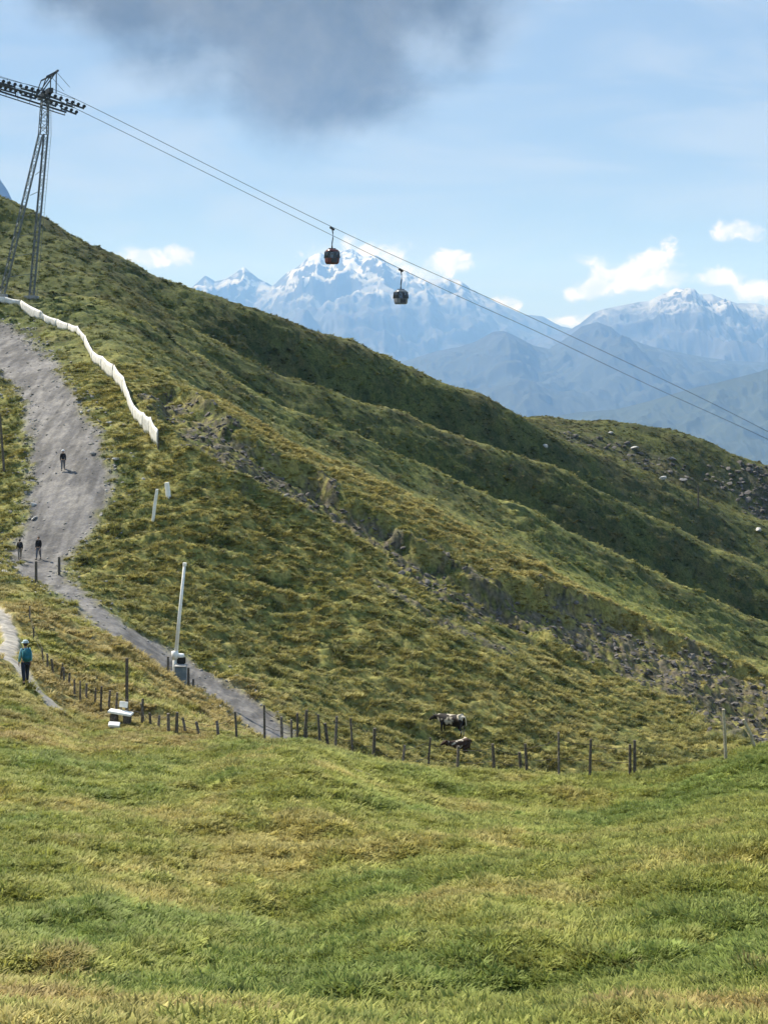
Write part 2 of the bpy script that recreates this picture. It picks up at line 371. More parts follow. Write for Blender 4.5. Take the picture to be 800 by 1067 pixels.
m_gravel, b, k = newmat('gravel_material', .95, spec=.15)
at = k.n('ShaderNodeAttribute', attribute_name='col'); pos = k.n('ShaderNodeNewGeometry').outputs['Position']
f1 = k.noise(pos, 5.0, 6, .7); f2 = k.noise(pos, .7, 4, .6, .8)
c = k.mix(1.0, at.outputs['Color'], k.mix(k.ss(f1, .33, .67), (.80, .80, .82), (1.2, 1.2, 1.18)), 'MULTIPLY')
c = k.mix(1.0, c, k.mix(k.ss(f2, .35, .65), (.80, .80, .84), (1.16, 1.14, 1.12)), 'MULTIPLY')
k.t.links.new(c, b.inputs['Base Color'])
bp = k.n('ShaderNodeBump'); bp.inputs['Strength'].default_value = .35; bp.inputs['Distance'].default_value = .05
k.t.links.new(f1, bp.inputs['Height']); k.t.links.new(bp.outputs[0], b.inputs['Normal'])

# ------------------------------------------------------------------ build the sheet
ang = np.concatenate([np.arange(-180, -48, 4.), np.arange(-48, -17, .45), np.arange(-17, 17.001, .042), np.arange(17.4, 48, .45), np.arange(48, 180.1, 4.)])
ang = R(1) * ang
rad = [1.0, 2, 3.2, 4.6, 6, 7.2]; r = 8.
while r < 60: rad.append(r); r *= 1.006
while r < 345: rad.append(r); r *= 1.0024
while r < 31000: rad.append(r); r *= 1.06
rad = np.array(rad); NA, NR = len(ang), len(rad)
gx = np.sin(ang)[:, None] * rad[None, :]; gy = np.cos(ang)[:, None] * rad[None, :]
ac = np.clip(ang, -R(45), R(45)); gpx = 400 + F * np.tan(ac); gY = rad[None, :] * np.cos(ac)[:, None]
gz = base_grid(gpx, gY)
fx, fy, fY = gx.ravel(), gy.ravel(), gY.ravel(); fpx = np.repeat(gpx, NR)
rs = road_sd(fx, fy); ps = path_sd(fx, fy)
rmask = sstep(rs, .9, -.6); pmask = sstep(ps, .12, -.12); kmask = rock_mask(fx, fy)
fz = gz.ravel() + detail(fx, fy, fY, kmask, np.maximum(rmask, pmask))
fz += sstep(rs, .3, -.5) * (-.10 + .05 * fbm(fx, fy, .9, 3, .6, 61.))           # worn bed with ruts
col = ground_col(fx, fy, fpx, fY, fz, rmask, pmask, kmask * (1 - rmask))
V = np.stack([fx, fy, fz], 1)
i, j = np.meshgrid(np.arange(NA - 1), np.arange(NR - 1), indexing='ij')
Q = np.stack([i*NR + j, (i+1)*NR + j, (i+1)*NR + j + 1, i*NR + j + 1], -1).reshape(-1, 4)
fm_r = rs[Q].mean(1) < .1; fm_p = (ps[Q].mean(1) < .02) & ~fm_r
def sub(name, sel, mt=None):
    q = Q[sel]; used, inv = np.unique(q, return_inverse=True)
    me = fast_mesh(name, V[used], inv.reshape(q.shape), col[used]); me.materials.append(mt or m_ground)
    o = bpy.data.objects.new(name, me); C.objects.link(o); o['kind'] = 'structure'; return o
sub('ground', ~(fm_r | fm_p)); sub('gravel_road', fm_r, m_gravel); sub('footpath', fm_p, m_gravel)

def G(x, y):                               # final ground height incl. road bed
    x = np.atleast_1d(np.asarray(x, float)); y = np.atleast_1d(np.asarray(y, float))
    z = ground_z(x, y); s_ = road_sd(x, y); return z - .10 * sstep(s_, .3, -.5)
def hit(px, py):
    Y = np.linspace(8, 420, 2600); x = (px - 400) / F * Y
    z = G(x, Y); kk = np.argmax(z >= (HOR - py) / F * Y)
    return Vector((x[kk], Y[kk], z[kk]))
def at(px, py, Y): return Vector(((px - 400) / F * Y, Y, (HOR - py) / F * Y))

# ------------------------------------------------------------------ far mountains
def mountain_mat(name, rock, green, snow_lo, snow_hi, snow_amt, green_top):
    m, b, k = newmat(name, .9, spec=.1)
    ge = k.n('ShaderNodeNewGeometry'); sz = k.n('ShaderNodeSeparateXYZ'); k.t.links.new(ge.outputs['Position'], sz.inputs[0])
    sn = k.n('ShaderNodeSeparateXYZ'); k.t.links.new(ge.outputs['Normal'], sn.inputs[0])
    n1 = k.noise(ge.outputs['Position'], .0016, 7, .65, .5); n2 = k.noise(ge.outputs['Position'], .006, 5, .6); n3 = k.noise(ge.outputs['Position'], .0032, 6, .7, 1.2)
    hgt = k.m('ADD', sz.outputs[2], k.m('MULTIPLY', k.m('SUBTRACT', n1, .5), 1300))
    c = k.mix(k.ss(n2, .35, .65), rock, tuple(a * .6 for a in rock))
    c = k.mix(k.ss(hgt, green_top, green_top - 500), c, green)
    if snow_amt:
        f = k.m('MULTIPLY', k.ss(hgt, snow_lo, snow_hi), k.ss(k.m('ADD', sn.outputs[2], k.m('MULTIPLY', k.m('SUBTRACT', n3, .5), 1.1)), .68, .80))
        c = k.mix(k.m('MULTIPLY', f, snow_amt), c, (.86, .88, .92))
    k.t.links.new(c, b.inputs['Base Color']); return m
def range_mesh(name, crest, D, Wd, base, seed, mat, rough=.16, nx=900, ny=150, skew=0.):
    cpx = np.array([c[0] for c in crest], float); cz = np.array([(HOR - c[1]) / F * D for c in crest])
    px = np.linspace(cpx[0], cpx[-1], nx); z0 = pchip(cpx, cz, px) if len(crest) < 8 else np.interp(px, cpx, cz)
    x = (px - 400) / F * D
    s = np.concatenate([-(np.linspace(1, 0, int(ny*.75)) ** 1.5), np.linspace(0.02, 1, int(ny*.25))])
    X, Sg = np.meshgrid(x, s, indexing='ij'); Y = D + Sg * Wd + skew * X
    rel = (z0 - base)[:, None]; t = np.abs(Sg)
    fall = 1 - t ** .8
    sc = Wd * .55
    warp = fbm(X, Y, sc*.8, 3, .5, seed + 4) * sc * .5
    rg = ridged(X + warp, Y * .38 + warp*.5, sc, 6, seed) - .3
    fine = ridged(X, Y * .6, sc * .16, 4, seed + 9) - .3
    Z = base + rel * np.clip(fall + rg * rough * np.minimum(t * 5, 1) * (1 - t*.4) * 2.2 + fine * rough * .75 * np.minimum(t*14 + .12, 1), 0, None)
    Z = np.minimum(Z, base + rel * 1.02 * np.maximum(Y / D, 0.02))
    V = np.stack([X.ravel(), Y.ravel(), Z.ravel()], 1)
    n_s = len(s); ii, jj = np.meshgrid(np.arange(nx - 1), np.arange(n_s - 1), indexing='ij')
    Qm = np.stack([ii*n_s + jj, (ii+1)*n_s + jj, (ii+1)*n_s + jj + 1, ii*n_s + jj + 1], -1).reshape(-1, 4)
    me = fast_mesh(name, V, Qm); me.materials.append(mat)
    o = bpy.data.objects.new(name, me); C.objects.link(o); o['kind'] = 'structure'; return o
m_snow = mountain_mat('snowy_rock', (.07, .08, .11), (.05, .065, .07), 420, 1500, .72, -250)
m_snow2 = mountain_mat('snowy_rock_low', (.07, .08, .11), (.05, .065, .07), 150, 1100, .65, -350)
m_blue = mountain_mat('forest_ridge', (.045, .055, .065), (.035, .045, .045), 0, 1, 0, 200)
m_past = mountain_mat('pasture_hill', (.04, .05, .05), (.045, .06, .05), 0, 1, 0, 400)
range_mesh('snowy_mountains', [(-150, 330), (100, 335), (150, 322), (178, 306), (200, 299), (214, 287), (224, 293), (236, 290), (254, 279), (268, 289), (284, 298), (296, 287), (310, 278), (320, 270),
    (334, 263), (344, 270), (356, 262), (366, 259), (378, 268), (392, 266), (408, 276), (425, 284), (440, 290), (452, 291), (462, 290), (478, 292), (490, 301), (505, 308), (522, 318), (545, 328), (565, 330), (585, 340),
    (610, 346), (650, 352), (720, 356), (820, 362), (1000, 370)], 25000, 7500, -900, 3., m_snow, .17)
range_mesh('distant_mountains', [(520, 362), (560, 352), (590, 346), (604, 338), (618, 326), (630, 322), (646, 319), (662, 316), (676, 314), (690, 306), (704, 300), (716, 302), (728, 306), (740, 306), (752, 312),
    (768, 317), (785, 316), (800, 320), (830, 312), (870, 322), (950, 335), (1100, 350)], 21000, 6000, -900, 17., m_snow2, .17, nx=700)
range_mesh('forested_ridge', [(60, 420), (250, 410), (370, 392), (430, 374), (455, 366), (478, 362), (496, 356), (514, 346), (524, 345), (540, 352), (556, 360), (572, 364), (590, 352), (606, 340), (622, 336), (636, 341), (650, 352),
    (680, 362), (720, 370), (760, 376), (800, 378), (900, 372), (1100, 385)], 16000, 5200, -900, 29., m_blue, .15)
range_mesh('wooded_hill', [(330, 470), (470, 452), (560, 438), (600, 430), (640, 427), (670, 420), (700, 411), (725, 404), (750, 398), (775, 392), (800, 385), (850, 372), (950, 350), (1100, 340)], 10000, 3400, -900, 43., m_past, .13)
range_mesh('steep_mountain', [(-700, 60), (-400, 80), (-220, 60), (-120, 90), (-60, 130), (-25, 160), (0, 186), (8, 198), (16, 214), (40, 250), (90, 300), (160, 345), (240, 380)], 9000, 2600, -900, 57., m_snow, .12, nx=500)

# ------------------------------------------------------------------ haze
def box_mesh(name, lo, hi):
    bm = bmesh.new(); bmesh.ops.create_cube(bm, size=1)
    for v in bm.verts: v.co = Vector([lo[i] + (v.co[i] + .5) * (hi[i] - lo[i]) for i in range(3)])
    me = bpy.data.meshes.new(name); bm.to_mesh(me); bm.free(); return me
hz = bpy.data.objects.new('haze', box_mesh('haze', (-34000, -34000, -960), (34000, 34000, 1850))); C.objects.link(hz); hz['kind'] = 'stuff'
m = bpy.data.materials.new('haze_air'); m.use_nodes = True; k = NT(m.node_tree); m.node_tree.nodes.clear()
pv = k.n('ShaderNodeVolumePrincipled'); pv.inputs['Color'].default_value = (.23, .45, .90, 1); pv.inputs['Density'].default_value = 6.4e-5; pv.inputs['Absorption Color'].default_value = (1, 1, 1, 1); pv.inputs['Anisotropy'].default_value = 0.0
ou = k.n('ShaderNodeOutputMaterial'); m.node_tree.links.new(pv.outputs[0], ou.inputs['Volume']); hz.data.materials.append(m)

# ------------------------------------------------------------------ mesh helpers
class MB:
    def __init__(s): s.bm = bmesh.new()
    def box(s, c, size, rot=None, bev=0.):
        n0 = len(s.bm.verts); g = bmesh.ops.create_cube(s.bm, size=1); vs = g['verts']
        for v in vs: v.co = Vector((v.co.x*size[0], v.co.y*size[1], v.co.z*size[2]))
        if bev:
            es = list({e for v in vs for e in v.link_edges})
            r_ = bmesh.ops.bevel(s.bm, geom=es, offset=bev, segments=2, affect='EDGES'); s.bm.verts.ensure_lookup_table(); vs = s.bm.verts[n0:]
        M = rot.to_matrix() if rot is not None and hasattr(rot, 'to_matrix') else (rot or Matrix.Identity(3))
        for v in vs: v.co = M @ v.co + Vector(c)
        return s
    def beam(s, a, b, w, h=None, up=Vector((0, 0, 1))):
        a, b = Vector(a), Vector(b); d = b - a; L = d.length; d.normalize()
        x = d.cross(up); x = x.normalized() if x.length > 1e-4 else Vector((1, 0, 0)); z = x.cross(d)
        M = Matrix((x, d, z)).transposed(); return s.box((a + b) / 2, (w, L, h or w), M)
    def tube(s, pts, rad, n=8, cap=True):
        pts = [Vector(p) for p in pts]; rad = rad if isinstance(rad, (list, tuple)) else [rad] * len(pts); rings = []
        for i_, p in enumerate(pts):
            d = (pts[min(i_+1, len(pts)-1)] - pts[max(i_-1, 0)]).normalized()
            x = d.cross(Vector((0, 0, 1))); x = x.normalized() if x.length > 1e-3 else Vector((1, 0, 0)); y = d.cross(x)
            rings.append([s.bm.verts.new(p + (x*math.cos(t) + y*math.sin(t)) * rad[i_]) for t in [2*math.pi*q/n for q in range(n)]])
        for r0, r1 in zip(rings, rings[1:]):
            for q in range(n): s.bm.faces.new((r0[q], r0[(q+1) % n], r1[(q+1) % n], r1[q]))
        if cap: s.bm.faces.new(rings[0][::-1]); s.bm.faces.new(rings[-1])
        return s
    def build(s, name, mat, parent=None, smooth=False):
        me = bpy.data.meshes.new(name); bmesh.ops.recalc_face_normals(s.bm, faces=s.bm.faces); s.bm.to_mesh(me); s.bm.free()
        me.materials.append(mat)
        if smooth: me.polygons.foreach_set('use_smooth', [True] * len(me.polygons))
        o = bpy.data.objects.new(name, me); C.objects.link(o)
        if parent: o.parent = parent
        return o
def empty(name, loc, label, cat, group=None, rz=0.):
    o = bpy.data.objects.new(name, None); C.objects.link(o); o.location = loc; o.rotation_euler = (0, 0, rz); o.empty_display_size = .3
    return props(o, label, cat, group)
def copy_tree(o, parent=None):
    c = o.copy(); C.objects.link(c); c.parent = parent
    for ch in o.children: copy_tree(ch, c)
    return c
rnd = random.Random(5)
M_steel = speck('galvanised_steel', (.10, .115, .125), (.20, .215, .225), 6, .5, .6)
M_dsteel = speck('dark_steel', (.03, .033, .036), (.07, .072, .075), 5, .5, .3)
M_wood = speck('weathered_wood', (.10, .085, .070), (.22, .195, .165), 14, .9)
M_dwood = speck('dark_wood', (.065, .056, .046), (.15, .13, .105), 14, .9)
M_pwood = speck('pale_wood', (.34, .29, .20), (.50, .44, .33), 14, .85)
M_white = speck('white_fabric', (.62, .60, .55), (.80, .78, .73), 2.5, .7)
M_wpaint = speck('white_paint', (.78, .78, .74), (.88, .88, .84), 5, .5)
M_rubber = speck('black_rubber', (.012, .012, .012), (.03, .03, .03), 8, .6)
M_stone = speck('pale_stone', (.30, .30, .29), (.52, .51, .49), 3, .9)
M_dstone = speck('grey_stone', (.14, .14, .14), (.27, .26, .25), 3, .9)
M_concrete = speck('concrete', (.26, .26, .25), (.38, .37, .35), 4, .9)
M_bgrey = speck('blue_grey_enamel', (.15, .20, .25), (.24, .29, .33), 3, .45)
M_wire = speck('wire', (.03, .03, .03), (.06, .055, .05), 3, .8, 0)
M_rope = speck('steel_rope', (.035, .038, .042), (.07, .073, .08), 3, .5, .4)

# ------------------------------------------------------------------ lift pylon, ropes, cabins
TH = R(25); LD = Vector((math.cos(TH), math.sin(TH), 0)); LN = Vector((-math.sin(TH), math.cos(TH), 0))
TY = 186.; base = at(18, 312, TY); base.z = float(G(base.x, base.y)[0]) - .2
top = at(47.5, 99, TY); rel = lambda p: Vector(p) - base
T = empty('lift_pylon', base, 'tall leaning steel lattice pylon carrying the cable car ropes on the left hillside', 'pylon')
def lattice(p0, p1, w0, w1, n, chord, lace):
    p0, p1 = Vector(p0), Vector(p1); ax = (p1 - p0).normalized()
    x = ax.cross(Vector((0, 1, 0))).normalized(); x = -x if x.x < 0 else x; y = ax.cross(x).normalized()
    cn = lambda t, a, b_: p0.lerp(p1, t) + (x*a + y*b_) * (w0 + (w1 - w0) * t) / 2
    A, B = MB(), MB()
    for a, b_ in ((-1, -1), (1, -1), (1, 1), (-1, 1)): A.beam(cn(0, a, b_), cn(1, a, b_), chord)
    cs = ((-1, -1), (1, -1), (1, 1), (-1, 1))
    for i_ in range(n):
        for q in range(4):
            c0, c1 = cs[q], cs[(q+1) % 4]
            if (i_ + q) % 2: c0, c1 = c1, c0
            B.beam(cn(i_/n, *c0), cn((i_+1)/n, *c1), lace); B.beam(cn((i_+1)/n, *c0), cn((i_+1)/n, *c1), lace)
    return A, B
fork = at(45.5, 140, TY)
fl, fr = at(2, 312, TY), at(33, 312, TY + 1.0)
for q, (f_, fx0) in enumerate(((fl, -.45), (fr, .45))):
    f_.z = float(G(f_.x, f_.y)[0]) - .1
    A, B = lattice(rel(f_), rel(fork + Vector((fx0*.7, 0, 0))), .55, .50, 24, .09, .05)
    lg = A.build('leg', M_steel, T); B.build('bracing', M_steel, lg)
    MB().box(rel(f_) + Vector((0, 0, .05)), (1.6, 1.6, .7), bev=.05).build('footing', M_concrete, T)
A, B = lattice(rel(fork), rel(top), 1.0, .80, 6, .11, .055); ms = A.build('mast', M_steel, T); B.build('bracing', M_steel, ms)
for q in range(1, 8):
    t = q / 8.; a = rel(fl.lerp(fork, t)) + Vector((.3, 0, 0)); b_ = rel(fr.lerp(fork, t + .03))
    MB().beam(a, b_, .07).build('cross_brace', M_steel, T)
Ld = MB(); a0, a1 = rel(fr) + Vector((.6, -.5, 0)), rel(fork) + Vector((.9, -.5, 0)); a2 = rel(top) + Vector((.6, -.5, 0))
for s0, s1, nn in ((a0, a1, 40), (a1, a2, 24)):
    for sd in (-.2, .2): Ld.beam(s0 + Vector((sd, 0, 0)), s1 + Vector((sd, 0, 0)), .035)
    for q in range(nn): p = s0.lerp(s1, q / nn); Ld.beam(p - Vector((.2, 0, 0)), p + Vector((.2, 0, 0)), .025)
Ld.build('ladder', M_steel, T)
GA2 = 2.5
def on_line(px, py, side):
    P0 = Vector((top.x, top.y, 0)) + LN * side * GA2; t = (px - 400) / F; s_ = (t * P0.y - P0.x) / (LD.x - t * LD.y)
    P = P0 + LD * s_; P.z = (HOR - py) / F * P.y; return P
near_pts = [(-140, 34), (-70, 57), (0, 80.5), (44, 92), (88, 107.5), (346, 236.5), (530, 320), (704, 402), (800, 450), (960, 533)]
far_pts = [(-140, 47), (-70, 67), (0, 87), (40, 98), (80, 113.5), (418, 280.5), (560, 346), (673, 400), (800, 458), (960, 536)]
ropes = []
for pts, side, lb in ((near_pts, -1, 'upper of the two steel ropes leading down from the pylon, carrying the higher gondola'),
                      (far_pts, 1, 'lower of the two steel ropes leading down from the pylon, carrying the lower gondola')):
    P = catm([on_line(*p, side) for p in pts], 10)
    P = [Vector(p) for p in P]; d = P[-1] - P[-3]; P.append(P[-1] + d.normalized() * 60)
    props(MB().tube(P, .034, 6).build('cable', M_rope, None, True), lb, 'cable'); ropes.append(P)
# head: cross arm, sheave trains, walkway, lifting frame
hc = rel(top); MB().beam(hc - LN*3.3 + Vector((0, 0, .1)), hc + LN*3.3 + Vector((0, 0, .1)), .55, .6).build('cross_arm', M_dsteel, T)
def sheave(bm, c, r_=.21):
    bm.tube([c - LN*.10, c - LN*.04, c + LN*.04, c + LN*.10], [r_, r_*.82, r_*.82, r_], 12)
for pts, side in ((near_pts, -1), (far_pts, 1)):
    xs = ([-26, 88] if side < 0 else [-20, 80]); n_w = 20
    cz = lambda px: float(np.interp(px, [p[0] for p in pts], [p[1] for p in pts]))
    P = [rel(on_line(px, cz(px) + 3.2, side)) for px in np.linspace(xs[0], xs[1], n_w)]
    bt = MB()
    for q in range(0, n_w - 1, 4):
        e = min(q + 3, n_w - 1); bt.beam(P[q] - Vector((0, 0, .3)), P[e] - Vector((0, 0, .3)), .12, .2)
    bt.beam(P[2] - Vector((0, 0, .55)), P[-3] - Vector((0, 0, .55)), .16, .2)
    for q in range(1, n_w - 1, 3): bt.beam(P[q] - Vector((0, 0, .1)), P[q] - Vector((0, 0, .6)), .12)
    tr = bt.build('sheave_train', M_dsteel, T)
    for q in range(n_w):
        b2 = MB(); sheave(b2, P[q]); b2.build('sheave', M_rubber, tr)
    wk = MB(); o_ = LN * (.75 * side); a, b_ = P[3] + o_ - Vector((0, 0, .8)), P[-3] + o_ - Vector((0, 0, .8)); wk.beam(a, b_, .42, .05)
    for q in range(7):
        p = a.lerp(b_, q / 6) + LN * (.25 * side); wk.beam(p, p + Vector((0, 0, 1.05)), .045)
    for h_ in (.55, 1.05): wk.beam(a + LN*.25*side + Vector((0, 0, h_)), b_ + LN*.25*side + Vector((0, 0, h_)), .04)
    wk.build('walkway', M_dsteel, T)
lf = MB()
tp = rel(at(56, 77, TY)); tl = rel(at(46, 82, TY))
for sd in (-1, 1):
    o_ = LN * sd * 1.6
    lf.beam(hc + o_ - LD*.8, tp + o_, .13); lf.beam(hc + o_ + LD*1.0, tp + o_, .13); lf.beam(hc + o_ - LD*.8 + Vector((0, 0, .2)), tl + o_, .11); lf.beam(tl + o_, tp + o_, .16)
    lf.beam(tp + o_, rel(at(70, 93, TY)) + o_, .05)
lf.beam(tp - LN*2.6, tp + LN*2.6, .2); lf.build('lifting_frame', M_dsteel, T)

m_glass, gb, gk = newmat('cabin_glass', .05, (.04, .05, .06), spec=.8)
tr_ = gk.n('ShaderNodeBsdfTransparent'); tr_.inputs[0].default_value = (.72, .76, .80, 1); mx = gk.n('ShaderNodeMixShader'); mx.inputs[0].default_value = .62
out_ = m_glass.node_tree.nodes['Material Output']; gk.t.links.new(gb.outputs[0], mx.inputs[1]); gk.t.links.new(tr_.outputs[0], mx.inputs[2]); gk.t.links.new(mx.outputs[0], out_.inputs[0])
def gondola(grip, side, label, body, seatm, rz):
    """origin at the cabin floor"""
    hang = 2.75; H_, W_, L_ = 2.05, 1.5, 1.72
    z0 = grip.z - hang - H_
    g = empty('gondola_cabin', (grip.x, grip.y, z0), label, 'gondola', 'gondola cabins on the cable car', rz)
    def ring(z, k_): return [Vector((sx * L_/2 * k_, sy * W_/2 * k_, z)) for sx, sy in ((-1, -1), (1, -1), (1, 1), (-1, 1))]
    lv = [(0, .80), (.25, .95), (.85, 1.0), (1.7, .90), (1.95, .80)]
    lo = MB()
    def loft(bm, levels, cut=0.):
        rs_ = []
        for z, k_ in levels:
            rr = []
            c4 = ring(z, k_)
            for q in range(4):
                p, a, b_ = c4[q], c4[q-1], c4[(q+1) % 4]
                rr += [bm.bm.verts.new(p + (a - p).normalized() * .22), bm.bm.verts.new(p + ((a-p).normalized() + (b_-p).normalized()) * .07), bm.bm.verts.new(p + (b_ - p).normalized() * .22)]
            rs_.append(rr)
        for r0, r1 in zip(rs_, rs_[1:]):
            for q in range(12): bm.bm.faces.new((r0[q], r0[(q+1) % 12], r1[(q+1) % 12], r1[q]))
        bm.bm.faces.new(rs_[0][::-1]); bm.bm.faces.new(rs_[-1])
    loft(lo, [(0, .78), (.06, .84), (.25, .95), (.82, 1.0)]); bd = lo.build('lower_body', body, g)
    rf = MB(); loft(rf, [(1.68, .91), (1.80, .88), (1.93, .78), (2.02, .55)]); rf.build('roof', body, g)
    for q in range(4):
        p0, p1 = ring(.8, 1.0)[q], ring(1.72, .9)[q]
        ins = lambda p: p * .955 + Vector((0, 0, p.z * .045)); MB().beam(ins(p0), ins(p1), .11).build('corner_post', M_dsteel, g)
    for sy in (-1, 1): MB().beam((0, sy*W_/2*.98, .8), (0, sy*W_/2*.885, 1.72), .08).build('door_post', M_dsteel, g)
    for q in range(4):
        a0_, a1_ = ring(.80, .97)[q], ring(.80, .97)[(q+1) % 4]; b0_, b1_ = ring(1.70, .87)[q], ring(1.70, .87)[(q+1) % 4]
        wn = MB(); v = [wn.bm.verts.new(p) for p in (a0_, a1_, b1_, b0_)]; n_ = (v[1].co - v[0].co).cross(v[3].co - v[0].co).normalized() * .012
        v2 = [wn.bm.verts.new(x.co - n_) for x in v]; wn.bm.faces.new(v); wn.bm.faces.new(v2[::-1])
        for e in range(4): wn.bm.faces.new((v[e], v2[e], v2[(e+1) % 4], v[(e+1) % 4]))
        wn.build('window', m_glass, g)
    st_ = MB()
    for sx in (-1, 1): st_.box((sx*.56, 0, .65), (.34, 1.1, .14), bev=.03).box((sx*.70, 0, 1.0), (.1, 1.1, .6), bev=.03)
    st_.build('seat', seatm, g)
    dr = MB().box((0, -W_/2*.99 - .02, .48), (.86, .05, .62), bev=.02); dr.build('door', M_dsteel, g)
    MB().box((.0, W_/2*.99 + .10, .55), (.9, .16, .5), bev=.02).build('ski_rack', M_steel, g)
    hm = MB(); hm.tube([(0, 0, 1.98), (0, 0, 2.35), (-.0, 0, 2.8), (.12, 0, 3.5), (.12, 0, 4.2), (.0, 0, H_ + hang - .05)], [.11, .10, .085, .08, .08, .08], 8)
    hm.box((0, 0, 2.1), (1.0, .3, .1), bev=.02); hm.build('hanger', M_dsteel, g, True)
    sl_ = math.atan(.50); Mg = Matrix.Rotation(sl_, 3, 'Y')
    gp = MB().box((0, 0, H_ + hang - .02), (.75, .26, .26), Mg, .04).box((-.1, 0, H_ + hang + .16), (.34, .2, .16), Mg, .03); gp.build('grip', M_dsteel, g)
    return g
M_maroon = speck('maroon_enamel', (.10, .035, .030), (.16, .055, .045), 2, .35)
M_grey_e = speck('grey_enamel', (.16, .17, .185), (.22, .23, .25), 2, .35)
M_seat = speck('seat_cloth', (.03, .022, .02), (.05, .04, .035), 9, .8)
gondola(on_line(346, 238, -1), -1, 'maroon gondola cabin on the upper rope, the higher and left one of the two', M_maroon, M_seat, TH)
gondola(on_line(417.5, 281.5, 1), 1, 'dark grey gondola cabin on the lower rope, right of and below the other', M_grey_e, M_rubber, TH)

# ------------------------------------------------------------------ white sagging barrier by the road
WF = [(-22, 316), (-6, 314), (6, 317), (22, 322), (44, 334), (47, 336), (60, 340), (72, 345), (81, 349), (89, 362), (97, 378), (107, 387), (119, 397), (129, 410), (134, 425), (140, 438), (150, 449), (157, 457), (165, 469)]
WH = [6, 6, 7.5, 8.5, 9.5, 7.5, 7.5, 8, 9, 12, 12, 16, 17, 17, 17, 15, 19, 21, 20]
wf = [hit(*p) for p in WF]; wf0 = wf[8]
fw = empty('white_barrier', wf0, 'long sagging white cloth barrier winding down the slope beside the gravel road', 'barrier')
for q in range(len(wf) - 1):
    a, b_ = wf[q] - wf0, wf[q+1] - wf0; h0 = WH[q] / F * wf[q].y; h1 = WH[q+1] / F * wf[q+1].y
    bm = bmesh.new(); n_ = 10; d = (b_ - a); nn = Vector((d.y, -d.x, 0)).normalized() * .05; g_ = []
    for e in range(n_ + 1):
        t = e / n_; p = a.lerp(b_, t); hh = h0 + (h1 - h0) * t; sag = .10 * hh * math.sin(math.pi * t)
        gz_ = float(G(p.x + wf0.x, p.y + wf0.y)[0]) - wf0.z; zb = gz_ + .10 * hh
        zt = p.z + hh - sag + .05 * hh * rnd.uniform(-.3, .3); zt = max(zt, zb + .3 * hh)
        row = []
        for u in range(5):
            bul = math.sin(math.pi * u / 4) * .06 * (1 + rnd.uniform(-.3, .3)); c_ = Vector((p.x, p.y, zb + (zt - zb) * u / 4)) + nn * (1 + bul * 18)
            row.append((bm.verts.new(c_), bm.verts.new(c_ - nn * 1.2)))
        g_.append(row)
    for e in range(n_):
        for u in range(4):
            for sd in (0, 1): bm.faces.new((g_[e][u][sd], g_[e+1][u][sd], g_[e+1][u+1][sd], g_[e][u+1][sd]))
        bm.faces.new((g_[e][0][0], g_[e+1][0][0], g_[e+1][0][1], g_[e][0][1])); bm.faces.new((g_[e][4][0], g_[e+1][4][0], g_[e+1][4][1], g_[e][4][1]))
    for e in (0, n_):
        for u in range(4): bm.faces.new((g_[e][u][0], g_[e][u+1][0], g_[e][u+1][1], g_[e][u][1]))
    mb = MB(); mb.bm.free(); mb.bm = bm; mb.build('panel', M_white, fw, True)
for q in range(len(wf)):
    a = wf[q] - wf0; h0 = WH[q] / F * wf[q].y; ln = Vector((rnd.uniform(-.12, .12), rnd.uniform(-.1, .1), 0))
    MB().tube([a - Vector((0, 0, .3)), a + Vector((0, 0, h0 * 1.02)) + ln], [.06, .05], 7).build('post', M_dwood if q > 9 else M_wood, fw)

# ------------------------------------------------------------------ fences
def zg(x, y): return float(G(x, y)[0])
def post_mesh(p, h_, r_, mb, lean=(0, 0)):
    mb.tube([p - Vector((0, 0, .35)), p + Vector((lean[0]*.5, lean[1]*.5, h_*.5)), p + Vector((lean[0], lean[1], h_))], [r_*1.05, r_, r_*.92], 7)
def fence(name, label, posts, grp=None, wires=(.45, .85), mats=(M_dwood, M_wood)):
    P = []
    for q in posts:
        px, py, h_ = q[:3]; Yf = q[3] if len(q) > 3 else None
        if Yf: x = (px - 400) / F * Yf; P.append((Vector((x, Yf, zg(x, Yf))), h_ * 1.15 / F * Yf))
        else: p = hit(px, py); P.append((p, h_ * 1.12 / F * p.y))
    o = P[len(P)//2][0].copy(); f = empty(name, o, label, 'fence')
    for p, h_ in P:
        mb = MB(); post_mesh(p - o, h_, rnd.uniform(.038, .060), mb, (rnd.gauss(0, .07), rnd.gauss(0, .07))); mb.build('post', rnd.choice(mats), f)
    for wz in wires:
        mb = MB()
        for (a, ha), (b_, hb) in zip(P, P[1:]):
            if (a - b_).length > 16: continue
            pa, pb = a - o + Vector((0, 0, ha*wz)), b_ - o + Vector((0, 0, hb*wz)); md = (pa + pb)/2 - Vector((0, 0, .05))
            mb.tube([pa, md, pb], .008, 4)
        mb.build('wire', M_wire, f)
    return f
fence('pasture_fence', 'old leaning wooden post fence running beside the footpath down past the bench',
      [(31, 646, 12), (36, 670, 13), (45.5, 693, 16), (50, 697, 14), (56, 702, 14), (63, 708, 15), (67, 713, 16), (72, 718, 13), (78, 727, 16), (84, 731, 19), (90, 731, 16), (99, 735, 14), (105, 744, 26),
       (113, 745, 20), (121, 746, 20), (148, 755, 23), (151, 756, 20), (157, 757, 13), (165, 760, 12), (176, 763, 18), (184, 766, 21), (194, 765, 14), (208, 767, 13), (228, 769, 14), (247, 771, 26)])
